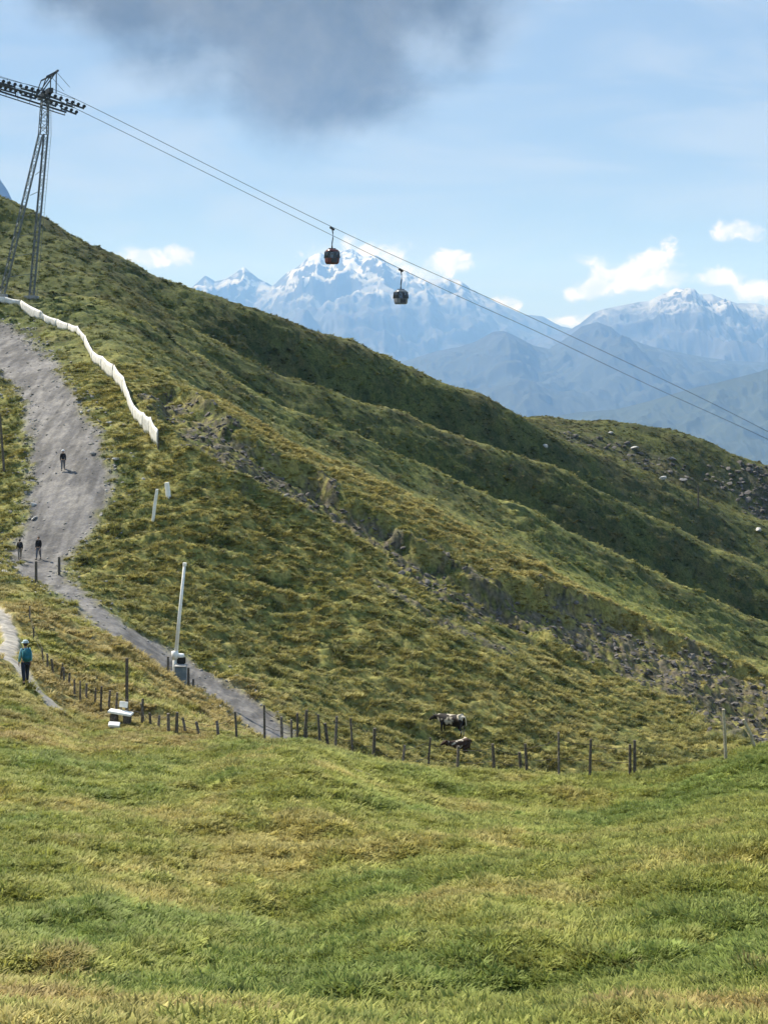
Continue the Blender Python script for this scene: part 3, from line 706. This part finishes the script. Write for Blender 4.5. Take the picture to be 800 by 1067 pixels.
fence('pasture_fence', 'dark wooden post fence along the grassy edge where the gravel road ends',
      [(276, 0, 32, 52.5), (294, 0, 24, 52.5), (304, 0, 24, 52.5), (310, 0, 30, 52), (317, 0, 34, 51.8), (321, 0, 28, 52.4), (334, 0, 34, 51.5), (343, 0, 30, 51.6), (349, 0, 34, 51), (368, 0, 36, 50.8), (389, 0, 32, 50.6), (418, 0, 28, 50.8),
       (445, 0, 34, 50), (476, 0, 28, 49.8), (515, 0, 28, 49), (543, 0, 22, 49), (549, 0, 26, 48.6), (582, 0, 42, 48), (614, 0, 34, 48), (656, 0, 30, 47.5), (661, 0, 34, 47.4)])
def pole(name, label, cat, px, py, h_px, r_, mat, Yf=None, lean=(0, 0), group=None, extra=None):
    if Yf: x = (px - 400) / F * Yf; p = Vector((x, Yf, zg(x, Yf)))
    else: p = hit(px, py)
    h_ = h_px / F * p.y; mb = MB(); lx = (lean[0] / F * p.y, lean[1]); post_mesh(Vector((0, 0, 0)), h_, r_, mb, lx)
    o = mb.build(name, mat); o.location = p; props(o, label, cat, group); return o, p, h_
pole('marker_pole', 'tall dark marker pole in the grass left of the broad gravel road', 'pole', 5, 491, 60, .10, M_dwood, lean=(-5, 0))
pole('marker_pole', 'tall brown wooden pole standing right behind the white bench', 'pole', 132.5, 746, 58, .075, M_dwood)
pole('gate_post', 'left of the two short dark posts where the road narrows below the dark walkers', 'post', 38, 606, 21, .09, M_dwood)
pole('gate_post', 'right one of two short dark posts where the road narrows', 'post', 62, 600, 19, .09, M_dwood)
pole('marker_pole', 'upright pale wooden pole at the right edge of the foreground ridge', 'pole', 756, 0, 54, .055, M_pwood, Yf=46.6, lean=(-3, 0))
pole('marker_pole', 'pale wooden pole leaning left at the far right of the foreground ridge', 'pole', 789, 0, 30, .05, M_pwood, Yf=46.6, lean=(-15, 0))
pole('marker_pole', 'small dark post on the rocky knoll on the far right slope', 'pole', 727, 528, 22, .14, M_dwood)
pole('white_stake', 'longer fallen white stake slanting in the grass below the white barrier', 'stake', 159, 543, 33, .12, M_wpaint, lean=(5, 0))
pole('white_stake', 'shorter thick white stake right beside the longer slanting one', 'stake', 176, 519, 15, .2, M_wpaint, lean=(-2, 0))

# ------------------------------------------------------------------ snow lance with hydrant
p = hit(183, 706); s_ = p.y / F
L_ = empty('snow_lance', p, 'tall white snow making lance leaning over the gravel road', 'snow lance')
MB().tube([(0, 0, -.3), (-.02, 0, 22*s_)], .14, 10).build('base_post', M_wpaint, L_, True)
MB().tube([(-.0, 0, 18*s_), (.1*s_*40, 0, 62*s_), (9.5*s_, 0, 117*s_)], [.115, .095, .08], 10).build('lance_arm', M_wpaint, L_, True)
MB().tube([(9.5*s_, 0, 116*s_), (9.8*s_, 0, 119*s_)], .11, 10).build('nozzle_head', M_wpaint, L_)
MB().tube([(.02, -.02, 19*s_), (-.04, -.02, 27*s_)], .20, 10).build('collar', M_wpaint, L_, True)
MB().box((6.2*s_, 0, 17.5*s_), (8.5*s_, .35, 8*s_), bev=.06).build('valve_unit', M_rubber, L_)
MB().tube([(5.5*s_, 0, 21*s_), (5.5*s_, 0, 24*s_)], [.24, .19], 12).build('valve_cap', M_wpaint, L_, True)
hp = Vector((p.x + 7*s_, p.y - .5, 0)); hp.z = zg(hp.x, hp.y)
hy = empty('hydrant_box', hp, 'blue grey metal hydrant box at the foot of the white lance', 'hydrant')
MB().box((0, 0, .42), (.62, .5, 1.15), bev=.03).build('housing', M_bgrey, hy)
MB().box((0, 0, 1.02), (.70, .58, .06), bev=.015).build('lid', M_concrete, hy)
MB().box((-.0, -.262, .45), (.44, .02, .8), bev=.006).build('door', M_bgrey, hy)
for dx, hh, lb in ((-10, 18, 'short grey post just left of the hydrant box'), (11, 20, 'short dark post just right of the hydrant box'), (16, 12, 'lowest grey post, two steps right of the hydrant box')):
    x = p.x + (dx + 4) * s_; mb = MB(); post_mesh(Vector((0, 0, 0)), hh*s_, .07, mb); o = mb.build('guard_post', M_wood if dx != 11 else M_dwood); o.location = (x, p.y - .6, zg(x, p.y - .6)); props(o, lb, 'post')

# ------------------------------------------------------------------ bench and small boards
p = hit(126, 754); s_ = p.y / F; bn = empty('bench', p, 'white topped bench on dark supports beside the tall brown pole', 'bench', rz=R(-6))
MB().box((0, 0, 11*s_), (25*s_, .42, .085), Matrix.Rotation(R(8), 3, 'Y'), .015).build('seat', M_wpaint, bn)
for sx in (-1, 1): MB().box((sx*7*s_, 0, 4.5*s_), (7*s_, .32, 10*s_), bev=.02).build('leg', M_dwood, bn)
MB().box((1.5*s_, .22, 18*s_), (9*s_, .05, 6*s_), Matrix.Rotation(R(6), 3, 'Y'), .01).build('backrest', M_wpaint, bn)
for sx in (-1, 1): MB().box((1.5*s_ + sx*3*s_, .26, 13*s_), (.05, .04, 9*s_)).build('back_support', M_dwood, bn)
p = hit(119, 759); o = MB().box((0, 0, .10), (.42, .3, .10), bev=.02).build('white_board', M_wpaint); o.location = p; o.rotation_euler = (.25, .1, .1); props(o, 'small white board lying in the grass just below the bench', 'board')
x, Yp = (386-400)/F*46.2, 46.2
p = hit(386, 810); o = MB().box((0, 0, .04), (1.15, .34, .07), bev=.02).build('plank', M_pwood)
if p.y > 60: p = Vector((x, Yp, zg(x, Yp)))
o.location = p; o.rotation_euler = (R(-14), R(16), R(-14)); props(o, 'flat pale plank lying in the grass on the foreground ridge', 'plank')

# ------------------------------------------------------------------ stones
def stone(px, py, size, label, mat=M_stone, flat=.6, seed=0):
    rr = random.Random(seed); bm = bmesh.new(); bmesh.ops.create_icosphere(bm, subdivisions=3, radius=1)
    for v in bm.verts:
        c_ = v.co; n_ = 0
        for a in range(4):
            d = Vector((math.sin(seed*3.1 + a*2.1), math.cos(seed*1.7 + a*1.3), math.sin(a*3.3 + seed))).normalized(); k_ = c_.dot(d)
            if k_ > .55: c_ -= d * (k_ - .55) * .9
        v.co = Vector((c_.x * 1.25, c_.y, c_.z * flat)) * (1 + rr.uniform(-.04, .04))
    mb = MB(); mb.bm.free(); mb.bm = bm; o = mb.build('stone', mat, None, False); p = hit(px, py); r_ = size / F * p.y / 2
    o.location = p + Vector((0, 0, r_ * .3)); o.scale = (r_, r_, r_); o.rotation_euler = (rr.uniform(-.3, .3), rr.uniform(-.3, .3), rr.uniform(0, 6)); props(o, label, 'stone')
for q, a in enumerate(((85, 431, 5, 'small pale stone on the right verge of the road, nearest the white barrier bend'), (114, 442, 7, 'flat white stone in the grass between the road and the white barrier'),
    (121, 481, 7, 'pale stone at the right edge of the broadest part of the gravel road'), (35, 527, 7, 'upper of two white stones on the left verge of the road'),
    (36, 541, 6, 'lower of two white stones on the left verge of the road'), (5, 598, 10, 'whitish stone in the grass left of the two gate posts'),
    (568, 466, 6, 'grey boulder at the left foot of the rocky knoll'), (636, 452, 6, 'small boulder near the top middle of the knoll'), (661, 468, 8, 'whitest flat boulder on the face of the knoll'),
    (690, 500, 7, 'upper left of three boulders low on the knoll', M_stone), (712, 502, 8, 'boulder between two others low on the knoll', M_dstone), (700, 480, 9, 'broad grey boulder on the right flank of the knoll', M_dstone),
    (790, 553, 7, 'pale boulder at the far right edge of the picture below the cliff'), (297, 518, 6, 'single pale stone below the dark rock band on the hillside'), (97, 474, 7, 'grey stone lying on the gravel right of the capped walker', M_dstone))):
    stone(*a[:4], mat=(a[4] if len(a) > 4 else M_stone), seed=q)

# ------------------------------------------------------------------ skinned figures
def skin(name, verts, edges, mat, parent=None, root=0, sub=2):
    me = bpy.data.meshes.new(name); me.from_pydata([v[:3] for v in verts], edges, [])
    o = bpy.data.objects.new(name, me); C.objects.link(o)
    bm = bmesh.new(); bm.from_mesh(me); ly = bm.verts.layers.skin.verify(); bm.verts.ensure_lookup_table()
    for v, d in zip(bm.verts, verts):
        v[ly].radius = (d[3], d[4] if len(d) > 4 else d[3]); v[ly].use_root = False
    bm.verts[root][ly].use_root = True; bm.to_mesh(me); bm.free()
    sk = o.modifiers.new('Skin', 'SKIN'); sk.use_smooth_shade = True
    sb = o.modifiers.new('Subdivision', 'SUBSURF'); sb.levels = sub; sb.render_levels = sub
    me.materials.append(mat)
    if parent: o.parent = parent
    return o
M_skin = speck('skin', (.42, .26, .18), (.48, .30, .21), 9, .6)
M_hair = speck('dark_hair', (.03, .02, .015), (.05, .035, .02), 30, .6)
def cloth(name, c): return speck(name, tuple(a*.85 for a in c), tuple(min(1, a*1.15) for a in c), 12, .85)
def person(p, rz, scale, label, jacket, trousers, hat=None, pack=None, stride=.22, coat_long=False, side=1, shirt_sleeves=False):
    """faces +Y locally; z=0 at the soles, 1.74 tall"""
    root = empty('person', p, label, 'person', None, rz); root.scale = (scale,)*3
    sL, sR = stride * side, -stride * side
    hip = (0, 0, .93); J = dict(
        pel=(0, 0, .95, .135, .10), bel=(0, .0, 1.08, .125, .09), che=(0, .01, 1.28, .155, .105), nck=(0, .01, 1.47, .055), hd0=(0, .03, 1.56, .075, .085), hd1=(0, .035, 1.65, .078, .095), hd2=(0, .03, 1.72, .05),
        nos=(0, .125, 1.60, .014), ns0=(0, .10, 1.615, .03), e1=(.085, .02, 1.61, .016), e2=(-.085, .02, 1.61, .016))
    V_, E_, ix = [], [], {}
    def add(n_, v): ix[n_] = len(V_); V_.append(v); return ix[n_]
    for n_, v in J.items(): add(n_, v)
    for a, b_ in (('pel', 'bel'), ('bel', 'che'), ('che', 'nck'), ('nck', 'hd0'), ('hd0', 'hd1'), ('hd1', 'hd2'), ('hd0', 'ns0'), ('ns0', 'nos'), ('hd1', 'e1'), ('hd1', 'e2')): E_.append((ix[a], ix[b_]))
    arms = {}
    for sx, st in ((1, sR), (-1, sL)):
        t_ = 'R' if sx > 0 else 'L'; ff = st * .7
        pts = [(sx*.17, .0, 1.41, .062), (sx*.215, .25*ff, 1.14, .045), (sx*.22, ff*.9 + .08, .91, .034), (sx*.215, ff + .11, .86, .026)]
        prev = ix['che']; arms[t_] = pts
        for q, v in enumerate(pts): a = add(f'a{t_}{q}', v); E_.append((prev, a)); prev = a
        w_ = pts[-1]; palm = add(f'p{t_}', (w_[0], w_[1] + .03, w_[2] - .06, .022, .034)); E_.append((prev, palm))
        for f_ in range(4):
            yb = w_[1] + .005 + f_ * .020; L1 = (.036, .042, .040, .030)[f_]
            k1 = add(f'f{t_}{f_}a', (w_[0], yb, w_[2] - .10, .009)); k2 = add(f'f{t_}{f_}b', (w_[0] - sx*.008, yb + .004, w_[2] - .10 - L1, .008)); k3 = add(f'f{t_}{f_}c', (w_[0] - sx*.024, yb + .006, w_[2] - .10 - L1*1.7, .007))
            E_ += [(palm, k1), (k1, k2), (k2, k3)]
        k1 = add(f't{t_}a', (w_[0] - sx*.012, w_[1] + .075, w_[2] - .055, .010)); k2 = add(f't{t_}b', (w_[0] - sx*.018, w_[1] + .095, w_[2] - .09, .009)); E_ += [(palm, k1), (k1, k2)]
    legs = {}
    for sx, st in ((1, sL), (-1, sR)):
        t_ = 'R' if sx > 0 else 'L'
        lift = .0 if st > 0 else .04
        pts = [(sx*.095, .0, .86, .090, .09), (sx*.10, st*.55 + .03, .50, .060), (sx*.10, st*.9 - (.03 if st < 0 else 0), .12 + lift, .042), (sx*.105, st + .0, .045 + lift*.4, .040), (sx*.11, st + .15, .035, .034)]
        prev = ix['pel']; legs[t_] = pts
        for q, v in enumerate(pts): a = add(f'l{t_}{q}', v); E_.append((prev, a)); prev = a
    body = skin('body', V_, E_, M_skin, root)
    # jacket
    V2 = [(0, 0, .93 if not coat_long else .80, .155, .125), (0, 0, 1.08, .15, .115), (0, .01, 1.30, .178, .13), (0, .01, 1.46, .075)]; E2 = [(0, 1), (1, 2), (2, 3)]
    for t_, pts in arms.items():
        prev = 2
        for q, v in enumerate(pts[:3]): V2.append((*v[:3], v[3] + .022)); E2.append((prev, len(V2) - 1)); prev = len(V2) - 1
    skin('jacket', V2, E2, jacket, root)
    V3 = [(0, 0, .95, .145, .115)]; E3 = []
    for t_, pts in legs.items():
        prev = 0
        for q, v in enumerate(pts[:3]): V3.append((*v[:3], v[3] + .022)); E3.append((prev, len(V3) - 1)); prev = len(V3) - 1
    skin('trousers', V3, E3, trousers, root)
    for t_, pts in legs.items():
        a, b_ = pts[3], pts[4]; skin('boot', [(a[0], a[1] + .0, a[2] + .07, .055), (a[0], a[1] - .02, a[2] + .01, .055), (b_[0], b_[1] + .03, b_[2] + .012, .05)], [(0, 1), (1, 2)], M_rubber, root)
    # hair and hat
    mb = MB(); bmesh.ops.create_icosphere(mb.bm, subdivisions=2, radius=1)
    for v in mb.bm.verts: v.co = Vector((v.co.x*.098, v.co.y*.112 - (.012 if v.co.z < .2 else 0), v.co.z*.115)) + Vector((0, .012, 1.665 if True else 0))
    bmesh.ops.delete(mb.bm, geom=[v for v in mb.bm.verts if v.co.y > .07 and v.co.z < 1.69], context='VERTS'); mb.build('hair', M_hair, root, True)
    if hat:
        hm_ = MB(); hm_.tube([(0, .02, 1.70), (0, .02, 1.76), (0, .02, 1.80), (0, .02, 1.815)], [.115, .11, .08, .02], 14); hm_.tube([(0, .04, 1.70), (0, .04, 1.712)], [.16, .15], 14); hm_.build('hat', hat, root, True)
    if pack:
        pk = MB().box((0, -.22, 1.22), (.34, .22, .52), bev=.06); o_ = pk.build('backpack', pack, root, True)
        MB().box((0, -.345, 1.12), (.24, .06, .22), bev=.025).build('pocket', pack, o_, True)
        for sx in (-1, 1): MB().tube([(sx*.11, -.14, 1.44), (sx*.12, 0, 1.50), (sx*.12, .14, 1.38), (sx*.13, .12, 1.15), (sx*.14, -.1, 1.05)], .02, 6).build('strap', M_rubber, o_, True)
    return root
p = hit(27, 714); person(p, R(28), 45/F*p.y/1.76, 'hiker in a teal and light blue jacket with dark backpack on the pale footpath', cloth('light_blue_cloth', (.20, .42, .50)), cloth('navy_cloth', (.018, .024, .045)), cloth('pale_cloth', (.45, .55, .58)), cloth('teal_cloth', (.02, .14, .18)), .14)
p = hit(40.5, 583); person(p, R(170), 24/F*p.y/1.76, 'walker in black jacket standing on the gravel road just above the two short posts', cloth('black_cloth', (.016, .016, .018)), cloth('grey_cloth', (.12, .12, .13)), None, None, .16)
p = hit(21, 583); person(p, R(20), 21.5/F*p.y/1.76, 'walker in dark top and pale trousers at the left edge of the gravel road', cloth('dark_brown_cloth', (.03, .024, .02)), cloth('khaki_cloth', (.20, .18, .15)), None, cloth('dark_pack', (.02, .02, .022)), .18)
p = hit(66, 491); person(p, R(190), 21.5/F*p.y/1.76, 'walker with a white cap and black jacket high up on the broad gravel road', cloth('black_shell', (.014, .014, .016)), cloth('grey_shell', (.13, .13, .14)), cloth('white_cotton', (.75, .75, .74)), None, .2)

# ------------------------------------------------------------------ cows
def cow_mat(name, dark, thr, sc, off):
    m, b, k = newmat(name, .8); tcn = k.n('ShaderNodeTexCoord').outputs['Object']; mp = k.n('ShaderNodeMapping'); mp.inputs['Location'].default_value = (off, off*.7, off*.3); k.t.links.new(tcn, mp.inputs[0])
    sx_ = k.n('ShaderNodeSeparateXYZ'); k.t.links.new(tcn, sx_.inputs[0])
    k.t.links.new(k.mix(k.m('MULTIPLY', k.ss(sx_.outputs[0], 1.0, .9), k.ss(k.noise(mp.outputs[0], sc, 2, .5), thr - .05, thr + .05)), dark, (.50, .45, .36)), b.inputs['Base Color']); return m
def cow(p, rz, sc, label, mat, lying=False):
    root = empty('cow', p, label, 'cow', 'cows on the hillside behind the fence', rz); root.scale = (sc,)*3
    dz = -.52 if lying else 0
    V_ = [(-.75, 0, 1.06 + dz, .32, .36), (-.35, 0, 1.00 + dz, .38, .42), (.15, 0, .98 + dz, .40, .44), (.55, 0, 1.04 + dz, .33, .40), (.85, 0, 1.14 + dz, .21, .27)]
    E_ = [(0, 1), (1, 2), (2, 3), (3, 4)]
    hz_ = 1.34 + dz if lying else 1.10
    V_ += [(1.12, 0, hz_ + .02, .14, .17), (1.30, 0, hz_ - .02, .125, .14), (1.50, 0, hz_ - .16, .085, .09), (1.64, 0, hz_ - .27, .075, .07)]; E_ += [(4, 5), (5, 6), (6, 7), (7, 8)]
    for sy in (-1, 1): V_.append((1.20, sy*.20, hz_ + .04, .03, .045)); E_.append((6, len(V_) - 1))
    def chain(a, pts):
        for v in pts: V_.append(v); E_.append((a, len(V_) - 1)); a = len(V_) - 1
    for sy in (-1, 1):
        if lying:
            chain(3, [(.55, sy*.24, .36, .12), (.92, sy*.26, .14, .07), (.66, sy*.30, .08, .055), (.52, sy*.30, .06, .05)])
            chain(0, [(-.60, sy*.30, .42, .17), (-.18, sy*.42, .20, .09), (-.52, sy*.48, .09, .06), (-.30, sy*.50, .06, .05)])
        else:
            chain(3, [(.58, sy*.20, .82, .12), (.62, sy*.20, .46, .065), (.60, sy*.20, .12, .05), (.64, sy*.20, .04, .06)])
            chain(0, [(-.72, sy*.20, .84, .17), (-.62, sy*.21, .66, .11), (-.86, sy*.21, .44, .062), (-.80, sy*.21, .12, .05), (-.75, sy*.21, .04, .06)])
    chain(0, [(-1.02, 0, 1.30 + dz, .05), (-1.10, 0, 1.0 + dz, .025), (-1.10, 0, .72 + dz * .6, .03)])
    b_ = skin('body', V_, E_, mat, root, root=1, sub=2)
    for sy in (-1, 1): MB().tube([(1.22, sy*.07, hz_ + .10), (1.24, sy*.17, hz_ + .17), (1.28, sy*.18, hz_ + .27)], [.028, .02, .008], 6).build('horn', M_pwood, root, True)
    return root
p = hit(470, 768); s_ = p.y / F
cow(p, R(150), 46*s_/2.9, 'black and white cow standing on the hillside, upper of the two', cow_mat('black_white_hide', (.016, .012, .010), .56, 1.7, 2.), False)
p = hit(478, 783); s_ = p.y / F
cow(p, R(205), 40*s_/2.9, 'dark brown cow with pale patches lying just below the standing cow', cow_mat('brown_white_hide', (.035, .017, .010), .52, 1.6, 5.3), True)

# ------------------------------------------------------------------ grass
m_grass, b, k = newmat('grass_blades', .65, spec=.2)
ga = k.n('ShaderNodeAttribute', attribute_name='tint', attribute_type='INSTANCER'); k.t.links.new(ga.outputs['Color'], b.inputs['Base Color'])
tl_ = k.n('ShaderNodeBsdfTranslucent'); k.t.links.new(ga.outputs['Color'], tl_.inputs[0]); mx = k.n('ShaderNodeMixShader'); mx.inputs[0].default_value = .35
k.t.links.new(b.outputs[0], mx.inputs[1]); k.t.links.new(tl_.outputs[0], mx.inputs[2]); k.t.links.new(mx.outputs[0], m_grass.node_tree.nodes['Material Output'].inputs[0])
protos = bpy.data.collections.new('grass_clumps')
for v_ in range(8):
    q_ = np.random.default_rng(100 + v_); nb = 34; vs, qs = [], []
    for b_i in range(nb):
        a = q_.uniform(0, 6.283); rr = .13 * math.sqrt(q_.uniform()); bx, by = rr*math.cos(a), rr*math.sin(a); h_ = q_.uniform(.05, .15) * (1.15 - rr*2.5)
        la = a + q_.normal(0, .5); ln = q_.uniform(.02, .09) + rr * .4; dx, dy = math.cos(la)*ln + .012, math.sin(la)*ln - .01; wd = q_.uniform(.006, .013) if v_ < 6 else q_.uniform(.016, .030); h_ = h_ * (1 if v_ < 6 else .7) + (.10 if (v_ == 5 and b_i < 5) else 0); wx, wy = -math.sin(la)*wd, math.cos(la)*wd
        k0 = len(vs)
        for t, ww in ((-.15, 1), (.45, .9), (.8, .6), (1., .15)):
            cx, cy, cz = bx + dx*max(t, 0)**1.7, by + dy*max(t, 0)**1.7, h_ * (t - .25*max(t, 0)**3)
            vs += [(cx - wx*ww, cy - wy*ww, cz), (cx + wx*ww, cy + wy*ww, cz)]
        for s3 in range(3): qs.append((k0 + s3*2, k0 + s3*2 + 1, k0 + s3*2 + 3, k0 + s3*2 + 2))
    me = fast_mesh('grass_clump', np.array(vs), np.array(qs)); me.materials.append(m_grass)
    protos.objects.link(bpy.data.objects.new('grass_clump', me))
def scatter_nodes(o, name, protos):
    ng = bpy.data.node_groups.new(name, 'GeometryNodeTree'); ng.interface.new_socket('Geometry', in_out='INPUT', socket_type='NodeSocketGeometry'); ng.interface.new_socket('Geometry', in_out='OUTPUT', socket_type='NodeSocketGeometry')
    N = ng.nodes; gi, go = N.new('NodeGroupInput'), N.new('NodeGroupOutput'); ip = N.new('GeometryNodeInstanceOnPoints'); ci = N.new('GeometryNodeCollectionInfo'); ci.inputs[0].default_value = protos; ci.inputs['Separate Children'].default_value = True
    ng.links.new(gi.outputs[0], ip.inputs['Points']); ng.links.new(ci.outputs[0], ip.inputs['Instance']); ip.inputs['Pick Instance'].default_value = True
    for nm, tp, sk_ in (('rot', 'FLOAT_VECTOR', 'Rotation'), ('scl', 'FLOAT_VECTOR', 'Scale'), ('pick', 'INT', 'Instance Index')):
        a = N.new('GeometryNodeInputNamedAttribute'); a.data_type = tp; a.inputs[0].default_value = nm; ng.links.new(a.outputs[0], ip.inputs[sk_])
    ng.links.new(ip.outputs[0], go.inputs[0]); md = o.modifiers.new('scatter', 'NODES'); md.node_group = ng

def scatter(name, label, n_try, Y0, Y1, dens_pow, smin, smax, seed, keep, flat=.3):
    g_ = np.random.default_rng(seed); t = g_.uniform(0, 1, n_try); Y = (Y0**dens_pow + t*(Y1**dens_pow - Y0**dens_pow)) ** (1/dens_pow)
    px = g_.uniform(-140, 940, n_try); x = (px - 400)/F*Y; y = Y
    rs_ = road_sd(x, y); ps_ = path_sd(x, y); rk = rock_mask(x, y)
    ok = (rs_ > .0 + 1.6*g_.uniform(0, 1, n_try)**2) & (ps_ > .12 + .35*g_.uniform(0, 1, n_try)) & (rk < g_.uniform(.1, .75, n_try)) & keep(x, y, Y, px, g_)
    x, y, Y, px, rk = x[ok], y[ok], Y[ok], px[ok], rk[ok]; z = G(x, y); c_ = ground_col(x, y, px, Y, z, x*0, x*0, rk*0)
    n_ = len(x); c_ = c_ * g_.uniform(.8, 1.7, n_)[:, None] * np.array([1.03, 1.0, .95]) + 0
    me = bpy.data.meshes.new(name); me.vertices.add(n_); me.vertices.foreach_set('co', np.stack([x, y, z - .015], 1).astype(np.float32).ravel())
    def att(nm, tp, data, key):
        a = me.attributes.new(nm, tp, 'POINT'); a.data.foreach_set(key, data)
    att('tint', 'FLOAT_COLOR', np.hstack([c_, np.ones((n_, 1))]).astype(np.float32).ravel(), 'color')
    att('rot', 'FLOAT_VECTOR', np.stack([g_.normal(0, .15, n_), g_.normal(0, .15, n_), g_.uniform(-3.14, 3.14, n_)], 1).astype(np.float32).ravel(), 'vector')
    sc_ = g_.uniform(smin, smax, n_) * (1 + .35 * fbm(x, y, 1.3, 2, .5, 71.)); att('scl', 'FLOAT_VECTOR', np.stack([sc_, sc_, sc_ * (1 + .3*fbm(x, y, 4, 2, .5, 81.))], 1).astype(np.float32).ravel(), 'vector')
    att('pick', 'INT', g_.integers(0, 8, n_).astype(np.int32), 'value')
    o = bpy.data.objects.new(name, me); C.objects.link(o); o['kind'] = 'stuff'; o['label'] = label; o['category'] = 'grass'
    scatter_nodes(o, name, protos)
    return n_
def stones(name, label, n_try, Y0, Y1, seed, where, smin, smax, tone=(.115, .105, .096)):
    g_ = np.random.default_rng(seed); pr = bpy.data.collections.new('scree_stones')
    for v_ in range(5):
        bm = bmesh.new(); bmesh.ops.create_icosphere(bm, subdivisions=1, radius=1)
        for v in bm.verts: v.co = Vector((v.co.x*1.3, v.co.y, v.co.z*.6)) * g_.uniform(.7, 1.25)
        me = bpy.data.meshes.new('scree_stone'); bm.to_mesh(me); bm.free(); me.materials.append(M_scree); pr.objects.link(bpy.data.objects.new('scree_stone', me))
    Y = Y0 + (Y1 - Y0) * g_.uniform(0, 1, n_try)**.8; px = g_.uniform(-60, 860, n_try); x = (px - 400)/F*Y; y = Y; ok = where(x, y, Y, g_); x, y, Y = x[ok], y[ok], Y[ok]; n_ = len(x); z = G(x, y)
    me = bpy.data.meshes.new(name); me.vertices.add(n_); me.vertices.foreach_set('co', np.stack([x, y, z], 1).astype(np.float32).ravel())
    v0 = g_.uniform(.6, 1.25, n_)[:, None] * np.array(tone); pale = g_.uniform(0, 1, n_) > .992; v0[pale] = .30
    sc_ = g_.uniform(smin, smax, n_) * g_.uniform(.4, 1, n_)**2 * (Y / 110)
    for nm, tp, data, key in (('tint', 'FLOAT_COLOR', np.hstack([v0, np.ones((n_, 1))]), 'color'), ('rot', 'FLOAT_VECTOR', g_.uniform(-.5, .5, (n_, 3)) * np.array([1, 1, 6]), 'vector'), ('scl', 'FLOAT_VECTOR', np.stack([sc_]*3, 1), 'vector')):
        a = me.attributes.new(nm, tp, 'POINT'); a.data.foreach_set(key, data.astype(np.float32).ravel())
    a = me.attributes.new('pick', 'INT', 'POINT'); a.data.foreach_set('value', g_.integers(0, 5, n_).astype(np.int32))
    o = bpy.data.objects.new(name, me); C.objects.link(o); o['kind'] = 'stuff'; o['label'] = label; o['category'] = 'scree'; scatter_nodes(o, name, pr); return n_
M_scree, sb_, sk_ = newmat('scree_rock', .9); sa_ = sk_.n('ShaderNodeAttribute', attribute_name='tint', attribute_type='INSTANCER')
sk_.t.links.new(sk_.mix(1.0, sa_.outputs['Color'], sk_.mix(sk_.noise(sk_.n('ShaderNodeNewGeometry').outputs['Position'], 6, 4), (.6, .6, .6), (1.4, 1.4, 1.35)), 'MULTIPLY'), sb_.inputs['Base Color'])
stones('scree', 'dark slate rubble in the gullies of the hillside and knoll', 420000, 100, 330, 11, lambda x, y, Y, g_: (rock_mask(x, y) > g_.uniform(.3, 3.2, x.shape)), .08, .34)
stones('loose_gravel', 'loose grey stones along the verges of the gravel road', 150000, 72, 185, 12, lambda x, y, Y, g_: (np.abs(road_sd(x, y) - .3) < g_.exponential(.7, x.shape)) & (g_.uniform(0, 1, x.shape) < .7) & (np.abs(road_sd(x, y)) < 3), .05, .17, (.27, .26, .24))
n1_ = scatter('meadow_grass', 'rough green and tawny meadow grass on the near slope', 150000, 9, 62, 1.35, .6, 1.2, 1, lambda x, y, Y, px, g_: fbm(x, y, .9, 2, .5, 91.) > g_.uniform(-1.3, .2, x.shape))
n2_ = scatter('hillside_grass', 'tussocky grass covering the middle hillside', 130000, 60, 150, 1.6, 1.0, 2.0, 2, lambda x, y, Y, px, g_: fbm(x, y, 1.6, 2, .5, 95.) > g_.uniform(-.9, .5, x.shape))
n3_ = scatter('heath_tussocks', 'heath and grass tussocks on the far upper slope, shade painted into their colour', 75000, 148, 335, 1.6, 1.3, 2.7, 3, lambda x, y, Y, px, g_: fbm(x, y, 3.0, 2, .5, 97.) > g_.uniform(-.6, .7, x.shape))
print('grass', n1_, n2_, n3_)
